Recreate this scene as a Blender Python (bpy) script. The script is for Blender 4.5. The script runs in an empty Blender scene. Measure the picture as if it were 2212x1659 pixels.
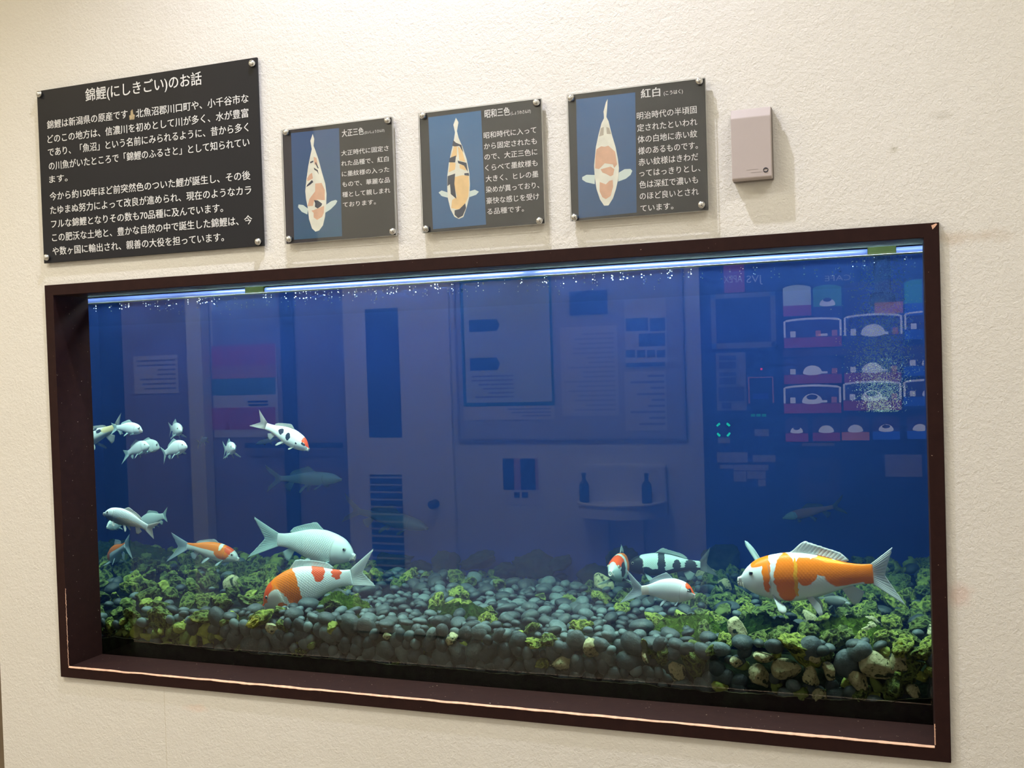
import bpy, bmesh, math, random
import numpy as np
from mathutils import Vector, Matrix, noise as mnoise

# ------------------------------------------------------------------ camera, world, lights, exposure
SC = bpy.context.scene
COL = SC.collection
PI = math.pi
CAM = np.array([2.1266, -2.17, 0.8075]); YAW, PITCH, ROLL, FPX = -0.3575, -0.0224, -0.0319, 2254.56
def cam_axes():
    sa, ca = math.sin(YAW), math.cos(YAW)
    f = np.array([sa*math.cos(PITCH), ca*math.cos(PITCH), math.sin(PITCH)])
    r = np.array([ca, -sa, 0.0]); u = np.cross(r, f)
    return math.cos(ROLL)*r+math.sin(ROLL)*u, -math.sin(ROLL)*r+math.cos(ROLL)*u, f
CR, CU, CF = cam_axes()
cd = bpy.data.cameras.new('camera'); cd.sensor_width = 36; cd.lens = FPX*36/2212; cd.clip_start = .05
cam = bpy.data.objects.new('camera', cd); COL.objects.link(cam)
cam.matrix_world = Matrix(((CR[0], CU[0], -CF[0], CAM[0]), (CR[1], CU[1], -CF[1], CAM[1]), (CR[2], CU[2], -CF[2], CAM[2]), (0, 0, 0, 1)))
SC.camera = cam
SC.view_settings.view_transform = 'Standard'; SC.view_settings.look = 'None'
SC.view_settings.exposure = -0.14; SC.view_settings.gamma = 1.0; SC.view_settings.use_curve_mapping = False
w = bpy.data.worlds.new('world'); SC.world = w; w.use_nodes = True
w.node_tree.nodes['Background'].inputs[0].default_value = (1, .85, .62, 1)
w.node_tree.nodes['Background'].inputs[1].default_value = 0.05
SC.cycles.max_bounces = 8; SC.cycles.transparent_max_bounces = 16; SC.cycles.volume_bounces = 0
SC.cycles.caustics_reflective = False; SC.cycles.caustics_refractive = False

W, H, D = 2.2, 1.0466, 0.1277            # frame outer size, depth of the recess
ML, MR, MT, MB_ = .0282, .028, .028, .0289   # width of the frame's face
FLOOR, CEIL = -0.85, 2.85
WY = 0.010                               # the wall stands this far behind the frame's face
TX0, TX1, TY1, TZ0 = -0.95, 2.42, 1.25, 0.0
GY = D + .012                            # inner face of the tank's glass
WATER = 1.0005

def lamp(name, kind, loc, energy, color, target=None, **kw):
    l = bpy.data.lights.new(name, kind); l.energy = energy; l.color = color
    for k, v in kw.items(): setattr(l, k, v)
    o = bpy.data.objects.new(name, l); COL.objects.link(o); o.location = loc
    if target is not None:
        o.rotation_euler = (Vector(target)-Vector(loc)).to_track_quat('-Z', 'Y').to_euler()
    return o
SPOT = (1.14, -.56, 2.80)
lamp('downlight_beam', 'SPOT', SPOT, 142, (.85, .865, 1), (1.14, -.26, 0.9), spot_size=1.9, spot_blend=.9, shadow_soft_size=.02)
ROOM_LAMPS = [((-1.5, -1.5), 30, (1, .82, .49), (-1.5, -1.5, 0)), ((.25, -1.75), 126, (1, .98, .90), (.25, -3.3, -.10)), ((-2.5, -2.7), 88, (1, .95, .87), (-2.6, -3.9, .1)), ((2.75, -1.3), 19, (1, .97, .93), (2.75, -1.2, 0))]  # board and lobby lamps are added, aimed to brighten the mirrored walls
for (x, y), e, c_, tgt in ROOM_LAMPS:
    lamp('ceiling_wash', 'AREA', (x, y, CEIL-.07), e, c_, tgt, shape='RECTANGLE', size=.9, size_y=.25)
for x, e in ((-.3, 10), (.75, 16), (1.8, 19)):
    lamp('tank_glow', 'AREA', (x, .235, 1.075), e, (.80, .95, 1), (x, .27, 0), shape='RECTANGLE', size=1.0, size_y=.08, spread=2.4)
lamp('tank_glow', 'AREA', (.75, 1.10, 1.085), 2.6, (.32, .52, 1), (.75, 1.13, 0), shape='RECTANGLE', size=3.0, size_y=.10)

def ray(px, py):
    return CF + (px-1106)/FPX*CR - (py-829.5)/FPX*CU
def at(px, py, Y):                       # where the sight line through a pixel meets the plane y = Y
    v = ray(px, py); return CAM + v*(Y-CAM[1])/v[1]
def mir(px, py, dist):                   # a point of the room on y = -dist that the glass mirrors at that pixel
    q = at(px, py, 2*D+dist); return np.array([q[0], -dist, q[2]])

# ------------------------------------------------------------------ helpers
random.seed(7)
RNG = np.random.default_rng(11)
def lin(r, g, b):
    f = lambda c: c/12.92 if c <= .04045 else ((c+.055)/1.055)**2.4
    return (f(r/255), f(g/255), f(b/255))

class NT:
    def __init__(s, name):
        s.m = bpy.data.materials.new(name); s.m.use_nodes = True
        s.t = s.m.node_tree; s.t.nodes.clear()
        s.out = s.n('ShaderNodeOutputMaterial')
    def n(s, typ, **kw):
        nd = s.t.nodes.new(typ)
        for k, v in kw.items(): setattr(nd, k, v)
        return nd
    def put(s, sock, v):
        if isinstance(v, bpy.types.NodeSocket): s.t.links.new(v, sock)
        elif v is not None:
            if isinstance(v, (tuple, list)) and len(v) == 3 and sock.type == 'RGBA': v = (*v, 1)
            sock.default_value = v
    def math(s, op, a, b=None, clamp=False):
        nd = s.n('ShaderNodeMath', operation=op); nd.use_clamp = clamp
        s.put(nd.inputs[0], a); s.put(nd.inputs[1], b); return nd.outputs[0]
    def mix(s, f, a, b):
        nd = s.n('ShaderNodeMix', data_type='RGBA'); s.put(nd.inputs[0], f); s.put(nd.inputs[6], a); s.put(nd.inputs[7], b)
        return nd.outputs[2]
    def noise(s, vec, scale, detail=3, rough=.55, dist=0):
        nd = s.n('ShaderNodeTexNoise'); s.put(nd.inputs['Vector'], vec); nd.inputs['Scale'].default_value = scale
        nd.inputs['Detail'].default_value = detail; nd.inputs['Roughness'].default_value = rough; nd.inputs['Distortion'].default_value = dist
        return nd.outputs[0]
    def ramp(s, v, lo, hi):
        nd = s.n('ShaderNodeMapRange'); s.put(nd.inputs[0], v); nd.inputs[1].default_value = lo; nd.inputs[2].default_value = hi
        return nd.outputs[0]
    def coord(s, kind='Object'):
        return s.n('ShaderNodeTexCoord').outputs[kind]
    def bump(s, h, strength, dist=.01, normal=None):
        nd = s.n('ShaderNodeBump'); nd.inputs['Strength'].default_value = strength; nd.inputs['Distance'].default_value = dist
        s.put(nd.inputs['Height'], h)
        if normal is not None: s.put(nd.inputs['Normal'], normal)
        return nd.outputs[0]
    def bsdf(s, col, rough=.5, metal=0., normal=None, spec=.5, emit=None, estr=0., **kw):
        b = s.n('ShaderNodeBsdfPrincipled')
        s.put(b.inputs['Base Color'], col); s.put(b.inputs['Roughness'], rough); s.put(b.inputs['Metallic'], metal)
        s.put(b.inputs['Specular IOR Level'], spec)
        if normal is not None: s.put(b.inputs['Normal'], normal)
        if emit is not None: s.put(b.inputs['Emission Color'], emit); b.inputs['Emission Strength'].default_value = estr
        for k, v in kw.items(): s.put(b.inputs[k], v)
        return b.outputs[0]
    def end(s, sh):
        s.t.links.new(sh, s.out.inputs['Surface']); return s.m

MATS = {}
def pm(name, col, rough=.5, metal=0., vary=0., scale=12, bump=0., bscale=60, emit=0., spec=.5):
    """a plain material with a little procedural variation"""
    if name in MATS: return MATS[name]
    t = NT(name); c = t.coord()
    nz = t.noise(c, scale, 4)
    dark = tuple(x*(1-vary) for x in col); light = tuple(min(1, x*(1+vary)) for x in col)
    cc = t.mix(t.ramp(nz, .3, .7), dark, light) if vary else col
    nrm = t.bump(t.noise(c, bscale, 4), bump, .004) if bump else None
    MATS[name] = t.end(t.bsdf(cc, rough, metal, nrm, spec, cc if emit else None, emit))
    return MATS[name]

def mesh_obj(name, me, mats, parent=None, smooth=False):
    if not isinstance(mats, (list, tuple)): mats = [mats]
    for m in mats: me.materials.append(m)
    o = bpy.data.objects.new(name, me); COL.objects.link(o)
    if smooth:
        me.polygons.foreach_set('use_smooth', [True]*len(me.polygons))
    if parent is not None: o.parent = parent
    return o
WORLD_LOC = {}
def wl(o):
    p = Vector((0, 0, 0))
    while o is not None: p += Vector(o.location); o = o.parent
    return p
def tag(o, label=None, cat=None, group=None, kind=None):
    if label: o['label'] = label
    if cat: o['category'] = cat
    if group: o['group'] = group
    if kind: o['kind'] = kind
    return o
def thing(name, label, cat, loc, group=None):
    o = bpy.data.objects.new(name, None); COL.objects.link(o); o.location = loc; o.empty_display_size = .05
    return tag(o, label, cat, group)

class MB:
    """collects shapes given in world coordinates"""
    def __init__(s): s.bm = bmesh.new(); s.mi = 0
    def _faces(s, geom):
        for f in geom:
            f.material_index = s.mi
    def box(s, a, b, bevel=0., seg=2):
        r = bmesh.ops.create_cube(s.bm, size=1)
        vs = r['verts']
        c = [(a[i]+b[i])/2 for i in range(3)]; d = [abs(b[i]-a[i]) for i in range(3)]
        for v in vs: v.co = Vector((c[0]+v.co.x*d[0], c[1]+v.co.y*d[1], c[2]+v.co.z*d[2]))
        fs = list({f for v in vs for f in v.link_faces}); s._faces(fs)
        if bevel:
            es = list({e for v in vs for e in v.link_edges})
            rr = bmesh.ops.bevel(s.bm, geom=es, offset=bevel, segments=seg, profile=.5, affect='EDGES', clamp_overlap=True)
            s._faces(rr['faces'])
        return s
    def quad(s, pts):
        f = s.bm.faces.new([s.bm.verts.new(Vector(p)) for p in pts]); f.material_index = s.mi; return s
    def prism(s, pts, off):
        """polygon (list of 3d points) extruded by the vector off"""
        off = Vector(off); a = [s.bm.verts.new(Vector(p)) for p in pts]; b = [s.bm.verts.new(Vector(p)+off) for p in pts]
        n = len(a)
        fs = [s.bm.faces.new(a), s.bm.faces.new(b[::-1])]
        for i in range(n): fs.append(s.bm.faces.new((a[i], b[i], b[(i+1) % n], a[(i+1) % n])))
        s._faces(fs); bmesh.ops.recalc_face_normals(s.bm, faces=fs)
        return s
    def lathe(s, prof, origin, axis=(0, 0, 1), n=24):
        """prof: (radius, height) list"""
        q = Vector((0, 0, 1)).rotation_difference(Vector(axis)); o = Vector(origin); rings = []; prof = [(float(a), float(b)) for a, b in prof]
        for r, h in prof:
            if r < 1e-6: rings.append([s.bm.verts.new(o+q @ Vector((0, 0, h)))])
            else: rings.append([s.bm.verts.new(o+q @ Vector((r*math.cos(2*PI*k/n), r*math.sin(2*PI*k/n), h))) for k in range(n)])
        fs = []
        for A, B in zip(rings[:-1], rings[1:]):
            for k in range(n):
                k2 = (k+1) % n
                if len(A) == 1 and len(B) == 1: continue
                if len(A) == 1: fs.append(s.bm.faces.new((A[0], B[k], B[k2])))
                elif len(B) == 1: fs.append(s.bm.faces.new((A[k], B[0], A[k2])))
                else: fs.append(s.bm.faces.new((A[k], B[k], B[k2], A[k2])))
        for R_, fl in ((rings[0], 1), (rings[-1], 0)):
            if len(R_) > 1: fs.append(s.bm.faces.new(R_ if fl else R_[::-1]))
        s._faces(fs); bmesh.ops.recalc_face_normals(s.bm, faces=fs)
        return s
    def tube(s, pts, rad, n=8):
        pts = [Vector(p) for p in pts]; rads = [float(k) for k in rad] if isinstance(rad, (list, tuple)) else [float(rad)]*len(pts); rings = []
        for i, p in enumerate(pts):
            t = (pts[min(i+1, len(pts)-1)]-pts[max(i-1, 0)]).normalized()
            a = t.orthogonal().normalized() if i == 0 else (pa - t*pa.dot(t)).normalized()
            pa = a; b = t.cross(a)
            rings.append([s.bm.verts.new(p+rads[i]*(math.cos(2*PI*k/n)*a+math.sin(2*PI*k/n)*b)) for k in range(n)])
        fs = []
        for A, B in zip(rings[:-1], rings[1:]):
            for k in range(n): fs.append(s.bm.faces.new((A[k], A[(k+1) % n], B[(k+1) % n], B[k])))
        fs.append(s.bm.faces.new(rings[0][::-1])); fs.append(s.bm.faces.new(rings[-1]))
        s._faces(fs); bmesh.ops.recalc_face_normals(s.bm, faces=fs)
        return s
    def sphere(s, c, r, sub=2):
        rr = bmesh.ops.create_icosphere(s.bm, subdivisions=sub, radius=1)
        rv = Vector(r) if isinstance(r, (tuple, list)) else Vector((r, r, r))
        for v in rr['verts']: v.co = Vector(c)+Vector((v.co.x*rv.x, v.co.y*rv.y, v.co.z*rv.z))
        s._faces({f for v in rr['verts'] for f in v.link_faces}); return s
    def build(s, name, mats, parent=None, smooth=False):
        me = bpy.data.meshes.new(name)
        if parent is not None: off = wl(parent)
        else:
            cs = [v.co for v in s.bm.verts]
            off = Vector(((min(c.x for c in cs)+max(c.x for c in cs))/2, (min(c.y for c in cs)+max(c.y for c in cs))/2, min(c.z for c in cs)))
        for v in s.bm.verts: v.co -= off
        s.bm.to_mesh(me); s.bm.free()
        o = mesh_obj(name, me, mats, parent, False)
        if smooth: 
            me.polygons.foreach_set('use_smooth', [True]*len(me.polygons))
        if parent is None: o.location = off
        return o

# ------------------------------------------------------------------ lettering
def text_geo(body):
    cu = bpy.data.curves.new('lettering', 'FONT'); cu.body = body; cu.size = 1; cu.resolution_u = 3
    o = bpy.data.objects.new('lettering', cu); COL.objects.link(o)
    dg = bpy.context.evaluated_depsgraph_get(); ev = o.evaluated_get(dg); me = ev.to_mesh()
    v = np.array([tuple(x.co) for x in me.vertices]); f = [tuple(p.vertices) for p in me.polygons]
    ev.to_mesh_clear(); bpy.data.objects.remove(o); bpy.data.curves.remove(cu)
    return v, f
def write(name, lines, mat, parent, right, y, bold=.0, up=(0, 0, 1)):
    """lines: (text, left point, width, cap height); glyphs lie flat on y, running along the unit vector right"""
    bm = bmesh.new(); off = wl(parent); R_ = Vector(right); U_ = Vector(up); N_ = R_.cross(U_)
    for body, p, width, height in lines:
        v, f = text_geo(body)
        if len(v) == 0: continue
        x0, x1 = v[:, 0].min(), v[:, 0].max(); sx = width/(x1-x0); sy = height/.92
        P = Vector((p[0], y, p[2]))
        for lay, (dx, dy) in enumerate([(-bold, 0), (bold, 0), (0, bold*.7)] if bold else [(0, 0)]):   # overprinted strokes make the heavier weight
            vs = [bm.verts.new(P+R_*((q[0]+dx-x0)*sx)+U_*((q[1]+dy+.12)*sy)+N_*(lay*.00012)-off) for q in v]
            for t in f:
                try: bm.faces.new([vs[i] for i in t])
                except ValueError: pass
    me = bpy.data.meshes.new(name); bm.to_mesh(me); bm.free()
    return mesh_obj(name, me, mat, parent)

# ------------------------------------------------------------------ the setting
def wall_material():
    t = NT('wallpaper'); c = t.coord('Object')
    n1 = t.noise(c, 150, 4, .6, .5); n2 = t.noise(c, 36, 3, .5); n3 = t.noise(c, 2.2, 3, .5)
    col = t.mix(t.ramp(n3, .25, .75), (.80, .77, .705), (.83, .805, .755))
    sep = t.n('ShaderNodeSeparateXYZ'); t.put(sep.inputs[0], c)
    def stain(col, x, z, rx, rz, tint, k):
        dx = t.math('DIVIDE', t.math('SUBTRACT', sep.outputs[0], x), rx); dz = t.math('DIVIDE', t.math('SUBTRACT', sep.outputs[2], z), rz)
        d = t.math('SQRT', t.math('ADD', t.math('MULTIPLY', dx, dx), t.math('MULTIPLY', dz, dz)))
        d = t.math('ADD', d, t.math('MULTIPLY', t.math('SUBTRACT', n2, .5), 1.6))
        return t.mix(t.math('MULTIPLY', t.ramp(d, 1.0, .2), k), col, tint)
    for (px, py, rx, rz, tint, k) in [(1930, 322, .012, .010, (.45, .42, .30), .55), (2085, 512, .10, .018, (.62, .50, .38), .5),
                                      (2075, 1283, .03, .03, (.72, .45, .38), .4), (425, 1530, .05, .012, (.88, .70, .60), .5), (2040, 250, .03, .012, (.6, .57, .5), .4)]:
        p = at(px, py, WY); col = stain(col, p[0], p[2], rx, rz, tint, k)
    # the seam where two lengths of wallpaper meet
    sx = at(357, 1560, WY)[0]
    ds = t.math('ABSOLUTE', t.math('SUBTRACT', sep.outputs[0], sx))
    col = t.mix(t.math('MULTIPLY', t.math('MULTIPLY', t.ramp(ds, .0016, .0004), .35), t.ramp(sep.outputs[2], .0, -.02)), col, (.50, .42, .27))
    h = t.math('ADD', t.math('MULTIPLY', n1, 1.0), t.math('MULTIPLY', n2, .5))
    return t.end(t.bsdf(col, .62, 0, t.bump(h, .46, .0045), .3))
WALLM = wall_material()
XL = at(3, 1500, WY)[0]
def struct(name, mb, m, label=None, smooth=False):
    o = mb.build(name, m, None, smooth); o['kind'] = 'structure'
    if label: o['label'] = label
    return o
m_ = MB()                               # one sheet of wall round the opening
g = .0006
for (x0, x1, z0, z1) in [(XL, -g, FLOOR, CEIL), (W+g, 3.6, FLOOR, CEIL), (-g, W+g, FLOOR, -g), (-g, W+g, H+g, CEIL)]:
    m_.box((x0, WY, z0), (x1, WY+.09, z1))
bmesh.ops.remove_doubles(m_.bm, verts=m_.bm.verts[:], dist=1e-5)
wf = m_.build('wall_front', WALLM); wf['kind'] = 'structure'
# keep object coordinates equal to world coordinates for the wallpaper's stains
for v in wf.data.vertices: v.co += wf.location
wf.location = (0, 0, 0)
struct('wall_turn', MB().box((XL-.35, WY+.012, FLOOR), (XL-.004, WY+.09, CEIL)), pm('shaded_turn', lin(120, 105, 85), .5, vary=.1))  # brown-grey colour stands in for shade where the wall turns away
BW = -3.3
PLAIN = pm('room_paint', (.78, .76, .68), .6, vary=.04, scale=3)
struct('wall_back', MB().box((-1.12, BW-.1, FLOOR), (3.7, BW, CEIL)), PLAIN)
struct('wall_left', MB().box((-4.2, -3.9, FLOOR), (-4.1, .1, CEIL)), PLAIN)
struct('wall_right', MB().box((3.6, BW, FLOOR), (3.7, WY+.09, CEIL)), PLAIN)
struct('wall_lobby', MB().box((-4.2, -4.0, FLOOR), (-1.10, -3.903, CEIL)), pm('lobby_paint', (.36, .31, .34), .6, vary=.1, scale=2))
struct('wall_far', MB().box((-4.2, .0, FLOOR), (XL-.35, .1, CEIL)), PLAIN)
struct('floor', MB().box((-4.2, -4.0, FLOOR-.06), (3.7, 2.0, FLOOR)), pm('floor_vinyl', (.30, .25, .19), .35, vary=.1, scale=5))
struct('ceiling', MB().box((-4.2, -4.0, CEIL), (3.7, .1, CEIL+.06)), pm('ceiling_board', (.78, .75, .68), .7, vary=.03))

# lamps of the room; the notice board and lobby ones are added
for i, (x, y) in enumerate([k[0] for k in ROOM_LAMPS]):
    t = thing('ceiling_light', ['long ceiling light over the left end of the room', 'added unseen ceiling light washing the notice board wall', 'added unseen ceiling light washing the lobby posters',
               'long ceiling light over the right end of the room'][i], 'lamp', (x, y, CEIL), 'ceiling lights')
    MB().box((x-.5, y-.16, CEIL-.05), (x+.5, y+.16, CEIL), .006).build('frame', pm('lamp_white', (.8, .8, .78), .4), t)
    MB().box((x-.46, y-.13, CEIL-.058), (x+.46, y+.13, CEIL-.049)).build('diffuser', pm('lamp_glow', (1, .9, .7), .5, emit=1.5), t)
t = thing('downlight', 'small round downlight in the ceiling above the fish signs', 'lamp', (SPOT[0], SPOT[1], CEIL))
MB().lathe([(.07, 0), (.075, -.012), (.058, -.014), (.052, -.002)], (SPOT[0], SPOT[1], CEIL), n=32).build('rim', pm('lamp_white', (.8, .8, .78), .4), t, True)

# ------------------------------------------------------------------ the wooden frame round the tank window
def frame_wood():
    t = NT('frame_wood'); c = t.coord()
    n = t.noise(c, 40, 4, .6); sp = t.noise(c, 160, 2)
    col = t.mix(t.ramp(n, .3, .7), (.023, .0095, .0090), (.030, .0125, .0110))
    col = t.mix(t.ramp(sp, .745, .76), col, (.5, .38, .28))
    return t.end(t.bsdf(col, .48, 0, t.bump(n, .08, .003), .12))
FW = frame_wood()
RAW = pm('raw_wood', lin(226, 178, 150), .7, vary=.18, scale=60)
fr = thing('tank_frame', 'dark brown wooden frame with a worn lower edge around the fish tank window', 'frame', (W/2, 0, 0))
o4 = [(0, 0), (W, 0), (W, H), (0, H)]; i4 = [(ML, MB_), (W-MR, MB_), (W-MR, H-MT), (ML, H-MT)]
for k, nm in enumerate(['bottom_rail', 'stile', 'top_rail', 'stile']):
    k2 = (k+1) % 4; e = .00025
    a, b, c, d = o4[k], o4[k2], i4[k2], i4[k]
    mb = MB()
    vs = [mb.bm.verts.new((p[0], y, p[1])) for y in (0, D-.0005) for p in (a, b, c, d)]
    for q in ((0, 1, 2, 3), (7, 6, 5, 4), (0, 4, 5, 1), (1, 5, 6, 2), (2, 6, 7, 3), (3, 7, 4, 0)): mb.bm.faces.new([vs[i] for i in q])
    bmesh.ops.recalc_face_normals(mb.bm, faces=mb.bm.faces[:])
    es = [x for x in mb.bm.edges if abs((x.verts[0].co-x.verts[1].co).length) > .5]
    bmesh.ops.bevel(mb.bm, geom=es, offset=.0012, segments=2, affect='EDGES', profile=.5)
    mb.build(nm, FW, fr)
def worn_strip(name, p0, p1, wmin, wmax, up, seed, lift):
    """a ragged strip of bare wood lying on the frame's edge from p0 to p1; up: direction across it"""
    p0, p1, up = Vector(p0), Vector(p1), Vector(up).normalized(); n = 260; mb = MB(); R = random.Random(seed); prev = None
    nrm = (p1-p0).cross(up).normalized()
    if nrm.dot(Vector((0, -1, .6))) < 0: nrm = -nrm
    for i in range(n+1):
        f = i/n; p = p0.lerp(p1, f)
        ww = wmin+(wmax-wmin)*(.5+.5*mnoise.noise((f*14, seed, 0)))*(.75+.5*R.random())
        sh = .0012*mnoise.noise((f*40, seed+5, 0))
        a = mb.bm.verts.new(p+up*(sh-ww*.5)+nrm*lift); b = mb.bm.verts.new(p+up*(sh+ww*.5)+nrm*lift)
        a2 = mb.bm.verts.new(p+up*(sh-ww*.6)-nrm*.002); b2 = mb.bm.verts.new(p+up*(sh+ww*.6)-nrm*.002)
        if prev:
            for q in ((0, 1), (2, 0), (1, 3)):
                r = (a, b, a2, b2); mb.bm.faces.new((prev[q[0]], r[q[0]], r[q[1]], prev[q[1]]))
        prev = (a, b, a2, b2)
    bmesh.ops.recalc_face_normals(mb.bm, faces=mb.bm.faces[:])
    o = mb.build(name, RAW, fr); o['label'] = 'bare pinkish wood where the paint is worn off'
worn_strip('worn_edge', (ML+.001, .0005, MB_), (W-MR-.001, .0005, MB_), .0028, .0062, (0, .55, .8), 3, .0008)
worn_strip('worn_edge', (ML, .0004, MB_+.002), (ML, .0004, MB_+.21), .0004, .0022, (.8, .6, 0), 8, .0006)
worn_strip('worn_edge', (W-MR, .0004, MB_+.004), (W-MR, .0004, MB_+.045), .0010, .0024, (.8, -.6, 0), 9, .0006)
def P0(px, py, y=-.0006):
    q = at(px, py, y); return (q[0], y, q[2])
MB().prism([P0(2011.5, 487), P0(2022, 482.5), P0(2024.5, 484), P0(2020, 490), P0(2014.5, 495.5)], (0, .0005, 0)).build('chipped_corner', RAW, fr)['label'] = 'pale chip in the upper corner'

# ------------------------------------------------------------------ the tank
def pane_material():
    t = NT('pane_front')
    fres = t.n('ShaderNodeFresnel'); fres.inputs['IOR'].default_value = 1.58
    tr = t.n('ShaderNodeBsdfTransparent'); tr.inputs[0].default_value = (.96, .985, .98, 1)
    gl = t.n('ShaderNodeBsdfGlossy'); gl.inputs['Roughness'].default_value = 0.0; gl.inputs[0].default_value = (1, 1, 1, 1)
    mx = t.n('ShaderNodeMixShader'); t.put(mx.inputs[0], fres.outputs[0]); t.put(mx.inputs[1], tr.outputs[0]); t.put(mx.inputs[2], gl.outputs[0])
    return t.end(mx.outputs[0])
def clear_material():
    t = NT('pane_inner'); tr = t.n('ShaderNodeBsdfTransparent'); tr.inputs[0].default_value = (.985, 1, .995, 1); return t.end(tr.outputs[0])
PANE, CLEAR = pane_material(), clear_material()
tank = thing('fish_tank', 'long built-in glass aquarium with a blue back behind the dark wooden frame', 'aquarium', ((TX0+TX1)/2, D, TZ0))
mb = MB(); mb.box((-.02, D, .0), (W+.02, GY, 1.06))
mb.bm.normal_update()
for f in mb.bm.faces: f.material_index = 0 if f.normal.y < -.9 else 1
mb.build('glass_pane', [PANE, CLEAR], tank)
def back_material():
    t = NT('tank_back'); c = t.coord(); n = t.noise(c, 2.5, 3, .5)
    col = t.mix(t.ramp(n, .3, .7), (.008, .036, .40), (.013, .054, .50))
    return t.end(t.bsdf(col, .6))
BACKM = back_material()
MB().box((TX0, TY1, TZ0), (TX1, TY1+.012, 1.06)).build('back_panel', BACKM, tank)
MB().box((TX0-.012, GY, TZ0), (TX0, TY1+.012, 1.06)).build('side_panel', BACKM, tank)
MB().box((TX1, GY, TZ0), (TX1+.012, TY1+.012, 1.06)).build('side_panel', BACKM, tank)
MB().box((TX0, D, TZ0-.02), (TX1, TY1+.012, TZ0)).build('base_panel', pm('tank_base', (.01, .012, .01), .6), tank)
# cabinet walls between the room's wall and the tank's front ends, so the tank is closed
MB().box((TX0-.012, D, TZ0), (-.02, GY, 1.06)).build('front_return', pm('tank_base', (.01, .012, .01), .6), tank)
MB().box((W+.02, D, TZ0), (TX1+.012, GY, 1.06)).build('front_return', pm('tank_base', (.01, .012, .01), .6), tank)
def water_material():
    t = NT('tank_water')
    ab = t.n('ShaderNodeVolumeAbsorption'); ab.inputs['Color'].default_value = (.48, .84, .86, 1); ab.inputs['Density'].default_value = .95
    sc = t.n('ShaderNodeVolumeScatter'); sc.inputs['Color'].default_value = (.10, .27, 1, 1); sc.inputs['Density'].default_value = .26; sc.inputs['Anisotropy'].default_value = .2
    ad = t.n('ShaderNodeAddShader'); t.put(ad.inputs[0], ab.outputs[0]); t.put(ad.inputs[1], sc.outputs[0])
    t.t.links.new(ad.outputs[0], t.out.inputs['Volume']); return t.m
MB().box((TX0+.002, GY+.0005, TZ0+.001), (TX1-.002, TY1-.001, WATER-.002)).build('water', water_material(), tank)
def surface_material():
    t = NT('water_surface'); c = t.coord(); h = t.noise(c, 14, 3, .5)
    bp = t.bump(h, .05, .02)
    fres = t.n('ShaderNodeFresnel'); fres.inputs['IOR'].default_value = 1.33; t.put(fres.inputs['Normal'], bp)
    tr = t.n('ShaderNodeBsdfTransparent')
    gl = t.n('ShaderNodeBsdfGlossy'); gl.inputs['Roughness'].default_value = .02; t.put(gl.inputs['Normal'], bp)
    mx = t.n('ShaderNodeMixShader'); t.put(mx.inputs[0], fres.outputs[0]); t.put(mx.inputs[1], tr.outputs[0]); t.put(mx.inputs[2], gl.outputs[0])
    return t.end(mx.outputs[0])
MB().quad([(TX0, GY, WATER), (TX1, GY, WATER), (TX1, TY1, WATER), (TX0, TY1, WATER)]).build('water_surface', surface_material(), tank)
MB().box((-.01, GY+.0006, WATER+.0004), (W+.01, GY+.03, WATER+.0040), .0008).build('glass_brace', pm('brace_glint', (.55, .80, .76), .3, vary=.25, scale=9), tank)  # pale cyan colour stands in for glints along the waterline

tl = thing('aquarium_light', 'bluish tube light along the top of the fish tank', 'lamp', (.75, .30, 1.02))
t_ = NT('tube_glow'); c = t_.coord()
nz = t_.noise(c, 3.5, 4, .7)
TUBE = t_.end(t_.bsdf((.02, .03, .08), .3, emit=t_.mix(t_.ramp(nz, .35, .65), (.03, .06, .42), (.20, .38, .75)), estr=.6))
MB().tube([(TX0+.05, .30, 1.0225), (TX1-.05, .30, 1.0225)], .0085, 14).build('tube', TUBE, tl, True)
MB().box((TX0-.012, D, 1.09), (TX1+.012, TY1+.012, 1.11)).build('hood', pm('hood_dark', (.02, .025, .035), .5), tl)
for px in (555, 1905):
    p = at(px, 540 if px > 1000 else 628, .30)
    MB().box((p[0]-.03, .285, 1.010), (p[0]+.03, .315, 1.09), .003).build('bracket', pm('bracket_green', (.008, .011, .004), .9, vary=.3, spec=0), tl)

# ------------------------------------------------------------------ signs
SLATE = pm('sign_slate', lin(30, 31, 36), .45, vary=.04, scale=4, spec=.3)
INK = pm('sign_white', (.80, .80, .80), .5)
CHROME = pm('bolt_steel', (.72, .72, .70), .22, metal=1.)
t_ = NT('acrylic'); fr_ = t_.n('ShaderNodeFresnel'); fr_.inputs[0].default_value = 1.45
a_ = t_.n('ShaderNodeBsdfTransparent'); b_ = t_.n('ShaderNodeBsdfGlossy'); b_.inputs['Roughness'].default_value = .02
m_ = t_.n('ShaderNodeMixShader'); t_.put(m_.inputs[0], t_.math('MINIMUM', fr_.outputs[0], .09)); t_.put(m_.inputs[1], a_.outputs[0]); t_.put(m_.inputs[2], b_.outputs[0])
ACRYL = t_.end(m_.outputs[0])
EDGE = pm('acrylic_edge', (.62, .62, .58), .2)

def bolt(parent, x, z, y, r, base):
    """dome-headed stand-off: y is the sign's face, base the wall behind it"""
    MB().lathe([(r*.8, -.0005), (r, .001), (r, .004), (r*.86, .0075), (r*.5, .0098), (0, .0106)], (x, y, z), (0, -1, 0), 20).build('bolt', CHROME, parent, True)
    MB().lathe([(r*.62, 0), (r*.62, base-y-.004)], (x, y+.0035, z), (0, 1, 0), 12).build('spacer', CHROME, parent)

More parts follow.
